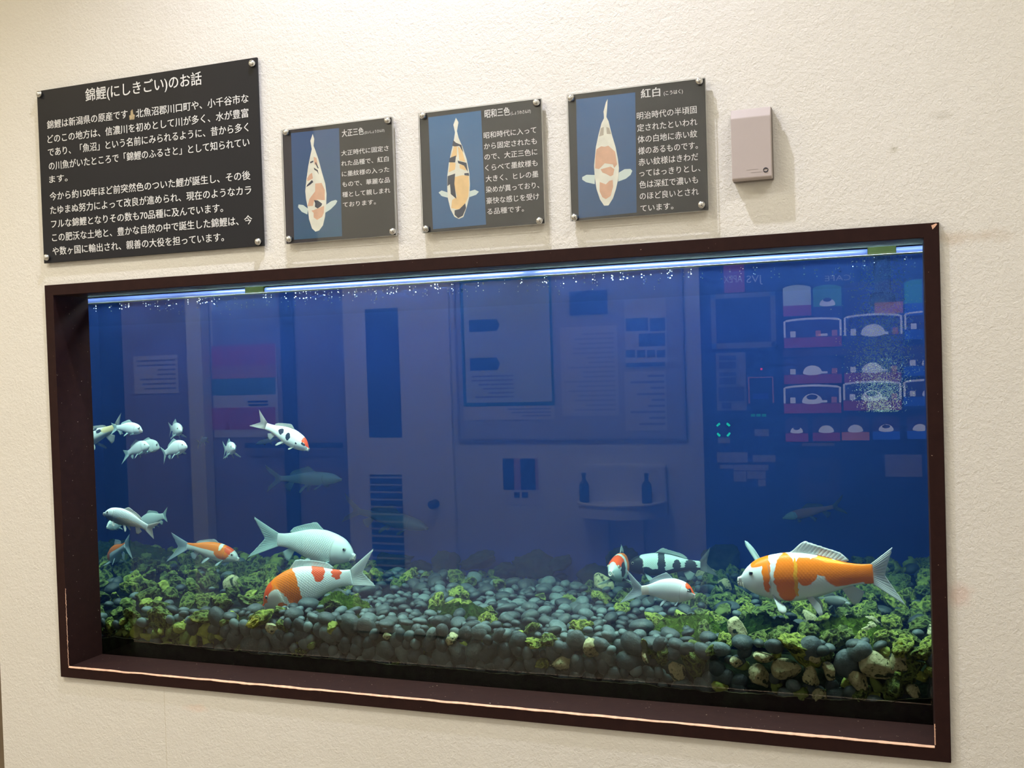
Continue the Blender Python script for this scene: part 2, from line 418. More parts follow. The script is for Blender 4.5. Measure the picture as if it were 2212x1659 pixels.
# the big text panel
bx0, bx1, bz0, bz1 = .004, .6865, 1.1045, 1.5585
fy = -.002
sg = thing('text_sign', 'big dark grey sign of white text about koi, at the upper left of the wall', 'sign', ((bx0+bx1)/2, fy, bz0))
MB().box((bx0, fy, bz0), (bx1, fy+.006, bz1), .0008).build('panel', SLATE, sg)
for (px, py) in [(87, 204), (546, 138), (559, 522), (103, 556)]:
    p = at(px, py, fy); bolt(sg, p[0], p[2], fy, .0088, WY)
BIG = [('錦鯉(にしきごい)のお話', 185, 218, 436, 187, 33), ('錦鯉は新潟県の原産です', 102, 278, 276, 258, 22), ('北魚沼郡川口町や、小千谷市な', 294, 255, 537, 223, 22),
       ('どのこの地方は、信濃川を初めとして川が多く、水が豊富', 103, 309, 537, 256, 22), ('であり、「魚沼」という名前にみられるように、昔から多く', 104, 338, 537, 286, 22),
       ('の川魚がいたところで「錦鯉のふるさと」として知られてい', 106, 368, 539, 318, 22), ('ます。', 107, 397, 146, 392, 20),
       ('今から約150年ほど前突然色のついた鯉が誕生し、その後', 108, 433, 541, 390, 22), ('たゆまぬ努力によって改良が進められ、現在のようなカラ', 109, 463, 543, 422, 22),
       ('フルな錦鯉となりその数も70品種に及んでいます。', 111, 493, 482, 460, 22), ('この肥沃な土地と、豊かな自然の中で誕生した錦鯉は、今', 113, 522, 545, 486, 22),
       ('や数ヶ国に輸出され、親善の大役を担っています。', 114, 551, 484, 524, 22)]
def lines_on(rows, y):
    out = []
    for body, x0, y0, x1, y1, hpx in rows:
        a, b = at(x0, y0, y), at(x1, y1, y); s = (y-CAM[1])/FPX*1.03
        out.append((body, (a[0], y, (a[2]*.5+b[2]*.5)), b[0]-a[0], hpx*s))
    return out
write('lettering', lines_on(BIG, fy-.0007), INK, sg, (1, 0, 0), fy-.0007, .014)
pd = MB()
pd.prism([P0(280, 259, fy-.0006), P0(290, 258, fy-.0006), P0(291, 248, fy-.0006), P0(288, 247, fy-.0006), P0(286, 236, fy-.0006), P0(282, 240, fy-.0006), P0(282, 248, fy-.0006), P0(279, 250, fy-.0006)], (0, .0004, 0))
pd.build('peeled_patch', pm('peeled', lin(178, 160, 125), .8, vary=.3, scale=200), sg)['label'] = 'small tan patch where the sign is scraped'

def koi_sign(name, label, rect, title, rows, photo, body, fins, patches, bolts, scale, ox, oy, water):
    x0, x1, z0, z1 = rect; y = -.0065; back = y+.004
    s = thing(name, label, 'sign', ((x0+x1)/2, y, z0))
    MB().box((x0+.0012, y+.0022, z0+.0012), (x1-.0012, y+.0042, z1-.0012)).build('print', SLATE, s)
    mb = MB(); mb.box((x0, y-.0012, z0), (x1, y+.0012, z1)); mb.bm.normal_update()
    for f in mb.bm.faces: f.material_index = 0 if abs(f.normal.y) > .9 else 1
    mb.build('acrylic_cover', [ACRYL, EDGE], s)
    mb = MB(); mb.box((x0, y+.0046, z0), (x1, y+.0072, z1)); mb.build('acrylic_back', EDGE, s)
    yy = y+.0020
    def Q(p, dy): 
        q = at(p[0]/scale+ox, p[1]/scale+oy, yy); return (q[0], yy-dy, q[2])
    MB().prism([Q(p, 0) for p in photo], (0, .0004, 0)).build('photograph', water, s)
    fm = pm('print_fin', lin(205, 222, 215), .5); wm = pm('print_koi', lin(228, 228, 212), .5, vary=.10, scale=40)
    for f in fins: MB().prism([Q(p, .0001) for p in f], (0, .0002, 0)).build('pictured_fin', fm, s)
    MB().prism([Q(p, .0002) for p in body], (0, .0002, 0)).build('pictured_koi', wm, s)
    cols = {'k': pm('print_black', lin(25, 38, 62), .5), 'b': pm('print_tan', lin(214, 170, 140), .5, vary=.08, scale=60), 'y': pm('print_yellow', lin(232, 196, 136), .5, vary=.08, scale=60),
            'g': pm('print_grey', lin(176, 168, 150), .5), 'w': wm}
    for k, (c_, poly) in enumerate(patches): MB().prism([Q(p, .0003+.00002*k) for p in poly], (0, .0001, 0)).build('pictured_marking', cols[c_], s)
    def L(rws):
        return [(b, x/scale+ox, yb/scale+oy, x2/scale+ox, yb2/scale+oy, hp/scale) for b, x, yb, x2, yb2, hp in rws]
    write('title', lines_on(L(title), yy-.0002), INK, s, (1, 0, 0), yy-.0002, .018)
    write('lettering', lines_on(L(rows), yy-.0002), INK, s, (1, 0, 0), yy-.0002, .006)
    for bx, bz in bolts:
        p = at(bx/scale+ox, bz/scale+oy, y-.003); bolt(s, p[0], p[2], y-.0014, .0078, WY)
    return s
def photo_water(name, a, b):
    t = NT(name); c = t.coord(); sp = t.n('ShaderNodeSeparateXYZ'); t.put(sp.inputs[0], t.coord('Generated'))
    mpn = t.n('ShaderNodeMapping'); mpn.inputs['Scale'].default_value = (6, 1, 26); t.put(mpn.inputs[0], c)
    n = t.noise(mpn.outputs[0], 2.2, 3, .5, .6)
    col = t.mix(t.math('ADD', t.math('MULTIPLY', sp.outputs[2], .75), t.math('MULTIPLY', t.math('SUBTRACT', n, .4), .6), True), b, a)
    return t.end(t.bsdf(col, .35))
PW1 = photo_water('print_water_teal', lin(28, 72, 126), lin(12, 80, 114)); PW2 = photo_water('print_water_blue', lin(24, 98, 150), lin(22, 84, 132)); PW3 = photo_water('print_water_deep', lin(14, 86, 144), lin(8, 68, 116))
SC2 = 2212/610; SC3 = 2212/560
koi_sign('koi_sign', 'smallest koi sign, a tan and black patched koi pictured on blue', (.7505, 1.0455, 1.1035, 1.3755),
    [('大正三色', 540, 275, 710, 262, 62), ('(たいしょうさんけ)', 716, 252, 872, 238, 26)],
    [('大正時代に固定さ', 535, 424, 905, 387, 46), ('れた品種で、紅白', 535, 506, 905, 470, 46), ('に墨紋様の入った', 540, 588, 910, 552, 46), ('もので、華麗な品', 543, 670, 915, 634, 46), ('種として親しまれ', 543, 750, 918, 716, 46), ('ております。', 548, 828, 805, 805, 44)],
    [(140, 245), (516, 205), (540, 1052), (165, 1080)],
    [(310, 252), (322, 290), (317, 345), (330, 378), (355, 450), (383, 555), (408, 640), (418, 720), (416, 800), (406, 900), (390, 968), (360, 1008), (332, 1017), (305, 992), (282, 920), (272, 832), (258, 762), (252, 700), (262, 600), (276, 500), (292, 420), (303, 370), (292, 305)],
    [[(275, 838), (235, 808), (200, 804), (195, 825), (225, 862), (268, 882)], [(412, 808), (455, 778), (490, 768), (503, 777), (490, 802), (450, 842), (410, 868)]],
    [('b', [(285, 570), (305, 556), (312, 600), (270, 622), (266, 600)]), ('b', [(330, 640), (380, 635), (405, 690), (405, 770), (385, 770), (350, 765), (320, 780), (312, 815), (270, 818), (285, 760), (330, 700)]),
     ('b', [(318, 848), (400, 815), (398, 870), (385, 900), (345, 925), (318, 905), (318, 870), (300, 852)]), ('b', [(318, 430), (340, 440), (350, 500), (325, 490)]),
     ('k', [(320, 770), (350, 772), (385, 798), (378, 815), (350, 836), (328, 822), (330, 795)]), ('k', [(268, 650), (305, 612), (315, 628), (290, 650), (260, 668)]), ('k', [(320, 515), (350, 535), (358, 570), (345, 545), (322, 530)]), ('k', [(290, 470), (316, 460), (314, 472), (292, 482)]), ('k', [(335, 470), (358, 520), (350, 522), (330, 482)])],
    [(103, 240), (897, 148), (937, 1014), (127, 1074)], SC2, 590, 220, PW1)
koi_sign('koi_sign', 'middle koi sign, a yellow koi with large black markings pictured on blue', (1.1125, 1.4065, 1.1035, 1.3755),
    [('昭和三色', 1658, 128, 1855, 112, 68), ('(しょうわさんけ)', 1862, 103, 2018, 90, 30)],
    [('昭和時代に入って', 1650, 288, 2062, 250, 52), ('から固定されたも', 1653, 372, 2066, 338, 52), ('ので、大正三色に', 1657, 456, 2070, 422, 52), ('くらべて墨紋様も', 1662, 542, 2072, 508, 52), ('大きく、ヒレの墨', 1666, 628, 2078, 595, 52), ('染めが異っており、', 1668, 712, 2085, 682, 52), ('豪快な感じを受け', 1672, 800, 2084, 770, 52), ('る品種です。', 1678, 884, 1965, 864, 50)],
    [(1215, 122), (1628, 68), (1668, 962), (1252, 998)],
    [(1432, 125), (1452, 160), (1440, 230), (1452, 280), (1482, 350), (1516, 450), (1536, 550), (1542, 650), (1536, 750), (1515, 830), (1490, 902), (1455, 917), (1420, 900), (1390, 842), (1370, 760), (1364, 680), (1365, 580), (1376, 480), (1396, 390), (1416, 300), (1425, 240), (1412, 180)],
    [[(1372, 712), (1320, 694), (1296, 710), (1320, 738), (1372, 752)], [(1540, 700), (1580, 688), (1612, 704), (1590, 728), (1538, 746)]],
    [('y', [(1420, 590), (1480, 575), (1532, 580), (1536, 650), (1530, 740), (1492, 830), (1440, 842), (1395, 832), (1402, 770), (1440, 742), (1420, 660)]), ('y', [(1386, 470), (1430, 480), (1425, 530), (1376, 552)]), ('y', [(1418, 345), (1440, 340), (1440, 430), (1392, 440)]), ('y', [(1446, 350), (1478, 370), (1506, 470), (1460, 460)]), ('y', [(1460, 490), (1505, 498), (1512, 540), (1462, 520)]),
     ('k', [(1368, 582), (1426, 562), (1420, 640), (1436, 760), (1392, 722), (1386, 645), (1366, 660)]), ('k', [(1422, 850), (1460, 840), (1505, 795), (1512, 832), (1486, 892), (1450, 912), (1422, 885)]), ('k', [(1404, 345), (1412, 300), (1432, 320), (1475, 338), (1492, 400), (1460, 345), (1425, 350)]), ('k', [(1384, 440), (1434, 420), (1426, 474), (1378, 474)]), ('k', [(1446, 460), (1515, 478), (1526, 550), (1496, 500), (1450, 480)]), ('k', [(1498, 560), (1532, 556), (1536, 580), (1500, 575)])],
    [(1174, 110), (2062, 8), (2087, 930), (1199, 994)], SC2, 590, 220, PW2)
koi_sign('koi_sign', 'koi sign beside the small grey box, a cream koi with tan patches pictured on blue', (1.4655, 1.7625, 1.1035, 1.3755),
    [('紅白', 730, 292, 893, 270, 76), ('(こうはく)', 925, 262, 1086, 245, 36)],
    [('明治時代の半頃固', 695, 470, 1205, 418, 62), ('定されたといわれ', 698, 574, 1210, 520, 62), ('体の白地に赤い紋', 702, 672, 1210, 622, 62), ('様のあるものです。', 706, 770, 1215, 720, 62), ('赤い紋様はきわだ', 710, 866, 1218, 818, 62), ('ってはっきりとし、', 716, 960, 1236, 912, 60), ('色は深紅で濃いも', 716, 1060, 1216, 1012, 62), ('のほど良いとされ', 720, 1158, 1222, 1112, 62), ('ています。', 726, 1256, 1006, 1236, 58)],
    [(175, 295), (680, 235), (692, 1260), (198, 1310)],
    [(445, 292), (440, 380), (434, 445), (452, 480), (482, 600), (512, 700), (532, 800), (541, 880), (536, 970), (516, 1060), (490, 1140), (452, 1200), (415, 1202), (380, 1150), (350, 1060), (335, 960), (329, 860), (345, 700), (366, 600), (392, 500), (414, 455), (410, 400), (430, 320)],
    [[(335, 940), (265, 938), (228, 958), (228, 980), (262, 1002), (335, 1018)], [(540, 920), (590, 890), (640, 888), (655, 905), (640, 940), (600, 972), (535, 996)]],
    [('g', [(388, 540), (412, 530), (410, 600), (372, 612)]), ('g', [(434, 530), (458, 540), (474, 590), (438, 590)]), ('b', [(350, 720), (390, 695), (420, 700), (450, 690), (508, 740), (526, 850), (500, 880), (490, 850), (420, 840), (372, 890), (338, 884), (340, 780)]), ('b', [(385, 892), (470, 868), (502, 890), (492, 940), (470, 952), (430, 930), (402, 920)]), ('b', [(378, 1000), (430, 1020), (460, 990), (488, 982), (492, 1040), (470, 1120), (430, 1146), (400, 1130), (376, 1080)])],
    [(133, 285), (1226, 142), (1246, 1194), (163, 1300)], SC3, 1200, 140, PW3)

# the small wall box
xb0, xb1, zb0, zb1 = 1.8135, 1.8925, 1.1565, 1.3005
YB = -.0205
bxo = thing('wall_box', 'small pinkish grey plastic box casting a long shadow to the right of the koi signs', 'box', ((xb0+xb1)/2, WY, zb0))
PLAST = pm('box_plastic', lin(188, 176, 173), .45, vary=.02)
MB().box((xb0-.001, YB+.016, zb0-.001), (xb1+.001, WY, zb1+.001), .003).build('back_shell', pm('box_seam', lin(120, 112, 106), .5), bxo)
mb = MB(); mb.prism([(xb0, YB+.014, zb0), (xb0, YB+.003, zb0), (xb0, YB, zb0+.004), (xb0, YB, zb1-.019), (xb0, YB+.009, zb1), (xb0, YB+.014, zb1)], (xb1-xb0, 0, 0))
bmesh.ops.bevel(mb.bm, geom=mb.bm.edges[:], offset=.0015, segments=2, affect='EDGES', profile=.5)
mb.build('cover', PLAST, bxo)
slot = pm('box_slot', lin(165, 152, 148), .6)
for xx in (xb0+.016, xb0+.060):
    MB().box((xx-.006, YB+.0068, zb1-.0062), (xx+.006, YB+.0092, zb1-.0048)).build('slot', slot, bxo)
q = at(1654, 367, YB-.0004)
mb = MB(); pts = [(q[0]+.0045*math.cos(a), YB-.0003, q[2]+.0045*math.sin(a)) for a in np.linspace(0, 2*PI, 25)]
mb.tube(pts, .0007, 6)
for a in (.8, .8+PI): mb.tube([(q[0]+.0035*math.cos(a+k*.28), YB-.0003, q[2]+.0035*math.sin(a+k*.28)) for k in range(9)], [.0013-.00012*k for k in range(9)], 6)
mb.build('round_mark', pm('mark_ink', lin(60, 58, 66), .5), bxo)
for (za, x0_, x1_) in ((367.5, 1612, 1638), (373, 1622, 1646)):
    a, b = at(x0_, za, YB), at(x1_, za, YB)
    MB().box((a[0], YB-.0003, a[2]-.0002), (b[0], YB+.0002, a[2]+.0002)).build('fine_line', pm('mark_faint', lin(150, 142, 140), .5), bxo)

# ------------------------------------------------------------------ the tank's floor
def cat_rom(xs, ys, x): return np.interp(x, xs, ys)
HX = [-.95, -.1, .2, .5, .9, 1.3, 1.7, 2.0, 2.42]
def ground(x, y):
    front = np.interp(x, HX, [.09, .10, .125, .15, .150, .145, .150, .165, .185])
    mid = np.interp(x, HX, [.15, .15, .15, .155, .150, .145, .155, .165, .17])
    yd = np.interp(x, HX, [.95, .9, .86, .78, .70, .72, .98, 1.12, 1.2])
    k = np.clip((y-GY)/.25, 0, 1); h = front*(1-k)+mid*k
    return h-.10*np.clip((y-yd)/.25, 0, 1)
def stone_mat(name, col, rough=.55, film=.25):
    t = NT(name); c = t.coord(); n = t.noise(c, 2.2, 5, .65); oi = t.n('ShaderNodeObjectInfo')
    a = tuple(x*.72 for x in col); b = tuple(x*1.25 for x in col)
    k = t.mix(t.ramp(n, .3, .7), a, b)
    k = t.mix(t.math('MULTIPLY', t.ramp(t.noise(c, .8, 3), .5, .75), film), k, (.05, .075, .02))
    return t.end(t.bsdf(k, rough, 0, t.bump(n, .2, .05), .4))
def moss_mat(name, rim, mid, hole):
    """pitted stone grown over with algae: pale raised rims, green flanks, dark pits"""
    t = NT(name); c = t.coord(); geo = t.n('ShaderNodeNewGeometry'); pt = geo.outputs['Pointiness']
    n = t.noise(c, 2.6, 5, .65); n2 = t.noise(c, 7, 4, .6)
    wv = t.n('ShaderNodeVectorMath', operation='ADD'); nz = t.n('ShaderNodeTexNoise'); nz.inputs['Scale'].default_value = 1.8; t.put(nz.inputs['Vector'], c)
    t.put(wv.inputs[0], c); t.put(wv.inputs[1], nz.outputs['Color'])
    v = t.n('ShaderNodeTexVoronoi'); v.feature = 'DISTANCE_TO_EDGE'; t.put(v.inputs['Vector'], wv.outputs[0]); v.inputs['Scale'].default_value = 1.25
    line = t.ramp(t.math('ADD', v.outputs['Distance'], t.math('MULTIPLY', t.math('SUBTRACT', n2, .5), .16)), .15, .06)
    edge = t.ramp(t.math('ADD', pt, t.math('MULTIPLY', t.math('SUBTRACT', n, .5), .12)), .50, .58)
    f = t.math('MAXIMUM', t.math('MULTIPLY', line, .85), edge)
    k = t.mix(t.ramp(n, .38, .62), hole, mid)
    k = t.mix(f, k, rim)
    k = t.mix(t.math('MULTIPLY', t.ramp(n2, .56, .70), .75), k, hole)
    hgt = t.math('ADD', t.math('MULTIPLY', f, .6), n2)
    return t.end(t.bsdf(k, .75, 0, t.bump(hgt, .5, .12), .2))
PEB = [stone_mat('pebble_slate', (.026, .037, .039)), stone_mat('pebble_grey', (.055, .072, .072)), stone_mat('pebble_pale', (.105, .138, .134))]
PEBN = ['dark slate', 'mid grey', 'pale grey']
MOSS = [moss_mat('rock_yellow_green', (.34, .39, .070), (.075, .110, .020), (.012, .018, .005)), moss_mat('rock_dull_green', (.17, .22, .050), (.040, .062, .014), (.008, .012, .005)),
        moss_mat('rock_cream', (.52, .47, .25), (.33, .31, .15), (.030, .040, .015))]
t_ = NT('stone_cream'); c = t_.coord(); n_ = t_.noise(c, 1.5, 4, .55, .4); n2_ = t_.noise(c, 4.5, 4, .6)
k_ = t_.mix(t_.ramp(n2_, .35, .65), (.50, .45, .25), (.36, .34, .17)); k_ = t_.mix(t_.ramp(n_, .55, .59), k_, (.030, .042, .016)); k_ = t_.mix(t_.math('MULTIPLY', t_.ramp(n2_, .60, .66), .8), k_, (.05, .06, .02))
MOSS[2] = t_.end(t_.bsdf(k_, .6, 0, t_.bump(n2_, .25, .06), .2))
MOSSN = ['yellow-green', 'dull green', 'cream and green']

def rock_mesh(seed, kind, sub):
    bm = bmesh.new(); bmesh.ops.create_icosphere(bm, subdivisions=sub, radius=1)
    R = random.Random(seed); o = Vector((R.uniform(-50, 50), R.uniform(-50, 50), R.uniform(-50, 50)))
    cuts = [(Vector((R.gauss(0, 1), R.gauss(0, 1), R.gauss(0, 1))).normalized(), R.uniform(.45, .8)) for _ in range(7)]
    for v in bm.verts:
        p = v.co.copy()
        if kind == 'pebble':
            v.co = p*(1+.10*mnoise.noise(p*.9+o)+.04*mnoise.noise(p*2.2+o))
        else:
            for nn, dd in cuts:
                e = p.dot(nn)-dd
                if e > 0: p -= nn*e*.92
            f = 1+.22*mnoise.noise(p*1.3+o)+.12*mnoise.noise(p*2.9+o)
            if kind == 'cream': v.co = p*(1+.16*mnoise.noise(p*1.2+o)+.05*mnoise.noise(p*2.6+o)); continue
            rd = abs(mnoise.noise(p*1.9+o*1.7)); f += .16*max(0, .28-rd)/.28
            f -= .20*max(0, mnoise.noise(p*3.1-o)-.32)/.5
            v.co = p*f
    if kind == 'pebble': sc = Vector((1, R.uniform(.66, .9), R.uniform(.42, .66)))
    else: sc = Vector((1, R.uniform(.6, .9), R.uniform(.42, .75)))
    for v in bm.verts: v.co = Vector((v.co.x*sc.x, v.co.y*sc.y, v.co.z*sc.z))
    me = bpy.data.meshes.new('rock' if kind != 'pebble' else 'pebble'); bm.to_mesh(me); bm.free()
    me.polygons.foreach_set('use_smooth', [True]*len(me.polygons)); return me
PMESH = []
for k in range(3):
    row = []
    for i in range(5):
        me = rock_mesh(100+i+10*k, 'pebble', 3); me.materials.append(PEB[k]); row.append(me)
    PMESH.append(row)
RMESH = []
for k in range(3):
    row = []
    for i in range(7):
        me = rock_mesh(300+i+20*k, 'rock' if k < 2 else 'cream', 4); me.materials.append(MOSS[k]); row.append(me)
    RMESH.append(row)
LOWP = [rock_mesh(500+i, 'pebble', 2) for i in range(4)]; LOWR = [rock_mesh(550+i, 'rock', 3) for i in range(4)]

# bed of dark mulm and fine gravel everything lies on
nx, ny = 170, 60
xs = np.linspace(TX0+.01, TX1-.01, nx); ys = np.linspace(GY+.052, TY1-.005, ny)
verts, faces = [], []
for j, yy in enumerate(ys):
    for i, xx in enumerate(xs):
        verts.append((xx, yy, float(ground(xx, yy))-.030+.010*mnoise.noise((xx*9, yy*9, 3))-(.035 if j == 0 else 0)))
for j in range(ny-1):
    for i in range(nx-1): a = j*nx+i; faces.append((a, a+1, a+nx+1, a+nx))
b0 = len(verts)
for i, xx in enumerate(xs): verts.append((xx, ys[0], .001))
for i in range(nx-1): faces.append((b0+i, b0+i+1, i+1, i))
me = bpy.data.meshes.new('gravel'); me.from_pydata(verts, [], faces); me.update()
gb = mesh_obj('gravel', me, pm('gravel_mulm', (.012, .017, .009), .9, vary=.6, scale=60, bump=.6, bscale=150, spec=0), None, True)
tag(gb, 'dark green mulm and fine gravel under the stones of the tank', 'gravel', kind='stuff')
# dark algae film along the foot of the glass, with a paler ragged upper edge
xs = np.linspace(.0, W, 420); mb = MB(); prev = None; fy_ = GY+.0012; edge_pts = []
for i, xx in enumerate(xs):
    zt = float(np.interp(xx, [0, .03, .12, .35, .8, 1.3, 1.7, 2.05, 2.2], [.066, .068, .072, .060, .060, .060, .056, .062, .085]))
    zt += .007*mnoise.noise((xx*8, 1, 0))+.004*mnoise.noise((xx*26, 2, 0))+.002*mnoise.noise((xx*80, 3, 0))
    a = mb.bm.verts.new((xx, fy_, .0012)); b = mb.bm.verts.new((xx, fy_, zt)); c = mb.bm.verts.new((xx, fy_+.004, zt+.001)); d = mb.bm.verts.new((xx, fy_+.004, .0012))
    edge_pts.append((xx, fy_+.0015, zt))
    if prev:
        mb.bm.faces.new((prev[0], a, b, prev[1])); mb.bm.faces.new((prev[1], b, c, prev[2])); mb.bm.faces.new((prev[2], c, d, prev[3]))
    prev = (a, b, c, d)
fm_ = mb.build('algae_film', pm('film_dark', (.0040, .0052, .0022), .9, vary=.8, scale=45, bump=.5, bscale=120, spec=0), None, True)
tag(fm_, 'blackish green algae film along the foot of the tank glass', 'algae', kind='stuff')
mb = MB(); mb.tube(edge_pts, [.0010+.0012*max(0, mnoise.noise((p[0]*22, 7, 0))) for p in edge_pts], 5)
fl = mb.build('film_edge', pm('film_rim', (.11, .105, .045), .8, vary=.7, scale=30), fm_, True); fl['label'] = 'paler ragged upper rim of the algae film'

PLACED = []                               # (x, y, z, r) of every stone laid so far
def put_stone(mesh, name, p, r, rot, label, cat, group):
    o = bpy.data.objects.new(name, mesh); COL.objects.link(o); o.location = p; o.scale = (r, r, r); o.rotation_euler = rot
    tag(o, label, cat, group); return o
# stones one can tell apart, laid first: pixel of their middle, radius, mesh kind, turn, label
SPECIAL = [((1397, 1424), .017, 2, 0, (.5, 1.2, .3), 'small smooth cream stone with one brown spot against the glass'),
           ((1641, 1462), .028, 2, 1, (.4, 1.0, .9), 'tall cream stone like a boot against the glass under the big orange and white koi'),
           ((1588, 1430), .016, 2, 2, (.1, .3, .2), 'small flat cream stone just above the boot-shaped stone'),
           ((1700, 1447), .034, 2, 3, (1.3, .1, .2), 'broad cream stone mottled with dark green spots at the glass'),
           ((1752, 1462), .023, 2, 4, (1.2, 1.2, .5), 'narrow upright mottled stone right of the broad mottled one'),
           ((1790, 1450), .020, 2, 5, (.6, 1.0, .2), 'leaning pale stone with a hollow face at the glass'),
           ((1462, 1450), .024, 2, 6, (1.4, 1.3, .2), 'oval mottled cream stone standing left of the large dark rock'),
           ((1501, 1430), .042, 1, 2, (1.2, 1.1, .5), 'large dark mossy rock standing upright against the glass'),
           ((1278, 1402), .028, 2, 3, (1.3, 1.0, 1.0), 'pointed cream rock with dark pits leaning on the glass'),
           ((1655, 1418), .026, 2, 0, (.2, .2, .6), 'flat pale stone lying above the boot-shaped stone'),
           ((1895, 1440), .036, 2, 1, (1.0, .5, .3), 'wide mottled rock at the glass below the tail of the big koi'),
           ((1160, 1390), .024, 0, 2, (.3, .3, .9), 'mossy rock with a cream lower rim in the middle of the front edge'),
           ((975, 1381), .020, 2, 5, (.2, .2, 2.8), 'small cream stone under a green tuft near the middle of the glass'),
           ((836, 1374), .012, 2, 2, (.5, .3, .3), 'tiny yellowish stone on the grey pebbles behind the glass'),
           ((588, 1358), .019, 2, 3, (.5, .5, .3), 'mottled green and white stone left of two slanting pebbles'),
           ((624, 1343), .018, 0, 4, (1.0, .8, .3), 'bright yellow-green stone right of the slanting pebbles'),
           ((480, 1300), .030, 0, 6, (.3, .5, 2.6), 'long bright green rock under the small orange and white koi')]
for (px, py), r, k, i, rot, lab in SPECIAL:
    Y = GY+.004+r*.72 if py > 1345 else .36
    p = at(px, py, Y)
    put_stone(RMESH[k][i % 7], 'rock', p, r*1.12, rot, lab, 'rock', None); PLACED.append((p[0], p[1], p[2], r*.9))

for px_, py_, Y_, r_ in ((585, 1300, .27, .045), (620, 1300, .29, .04)):       # the feeding koi keeps its snout clear of stones
    p = at(px_, py_, Y_); PLACED.append((p[0], p[1], p[2], r_))
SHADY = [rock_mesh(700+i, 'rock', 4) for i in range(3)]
for me in SHADY: me.materials.append(pm('rock_shadowy', (.026, .036, .026), .9, vary=.5, scale=2.5, spec=0))  # dark colour stands in for the dimness at the back of the tank
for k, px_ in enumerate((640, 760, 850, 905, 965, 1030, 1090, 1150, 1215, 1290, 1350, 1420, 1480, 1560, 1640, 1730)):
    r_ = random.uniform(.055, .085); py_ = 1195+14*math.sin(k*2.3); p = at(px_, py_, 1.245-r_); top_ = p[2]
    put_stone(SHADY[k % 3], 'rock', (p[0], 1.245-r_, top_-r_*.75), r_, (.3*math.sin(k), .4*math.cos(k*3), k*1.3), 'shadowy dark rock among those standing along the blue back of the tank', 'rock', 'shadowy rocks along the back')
def zone(x):
    for lim, s in [(.45, 'under the small orange koi'), (.92, 'around the feeding koi'), (1.33, 'in the middle of the tank'),
                   (1.66, 'below the black and white koi'), (9, 'below the big orange koi')]:
        if x < lim: return s
def moss_share(x, y):
    a = np.interp(x, [-.9, .40, .62, 1.0, 1.35, 1.55, 1.75, 2.4], [.97, .93, .35, .14, .24, .62, .93, .97])
    if y < .24 and .25 < x < 1.70: a *= .40
    if y < .20 and x >= 1.75: a = .45
    return a
cands = []
# stones packed against the glass in leaning rows
for row in range(6):
    x = -.06+.02*random.random()
    while x < W+.05:
        r = random.choice([random.uniform(.014, .022), random.uniform(.020, .033)]); x += r*1.55
        zt = float(ground(x, GY)); z = .056+row*.028+random.uniform(-.011, .011)
        if z < zt+.006: cands.append((x, GY+.003+r*.62, z, r, 'glass'))
for _ in range(420):
    x = random.uniform(-.03, W+.03); y = GY+random.uniform(.030, .046); z = random.uniform(.06, float(ground(x, GY))-.004); cands.append((x, y, z, random.uniform(.012, .021), 'fill'))
# stones lying on the bed, nearest first
tries = []
for _ in range(40000):
    y = GY+.02+(TY1-GY-.05)*random.random()**1.25; x = random.uniform(max(TX0+.05, -.05-(y-.14)*.75), min(TX1-.05, W+.05+(y-.14)*.15))
    tries.append((x, y))
cell = {}
def clear(x, y, r, z=None):
    ci, cj = int(x/.08), int(y/.08)
    for a in range(ci-1, ci+2):
        for b in range(cj-1, cj+2):
            for (qx, qy, qr) in cell.get((a, b), ()):
                if (qx-x)**2+(qy-y)**2 < (.80*(r+qr))**2: return False
    return True
for (x, y) in tries:
    m = random.random() < moss_share(x, y)
    r = random.uniform(.024, .046) if m else random.choice([random.uniform(.010, .017), random.uniform(.015, .024), random.uniform(.020, .031)])
    if not clear(x, y, r): continue
    cell.setdefault((int(x/.08), int(y/.08)), []).append((x, y, r))
    z = float(ground(x, y))+r*.10+random.uniform(-.005, .009)
    cands.append((x, y, z, r, 'moss' if m else 'top'))
def depth(c): return math.dist(c[:3], CAM)/c[3]
cands.sort(key=depth)
n_peb = n_rock = 0; rest_p, rest_r = [], []
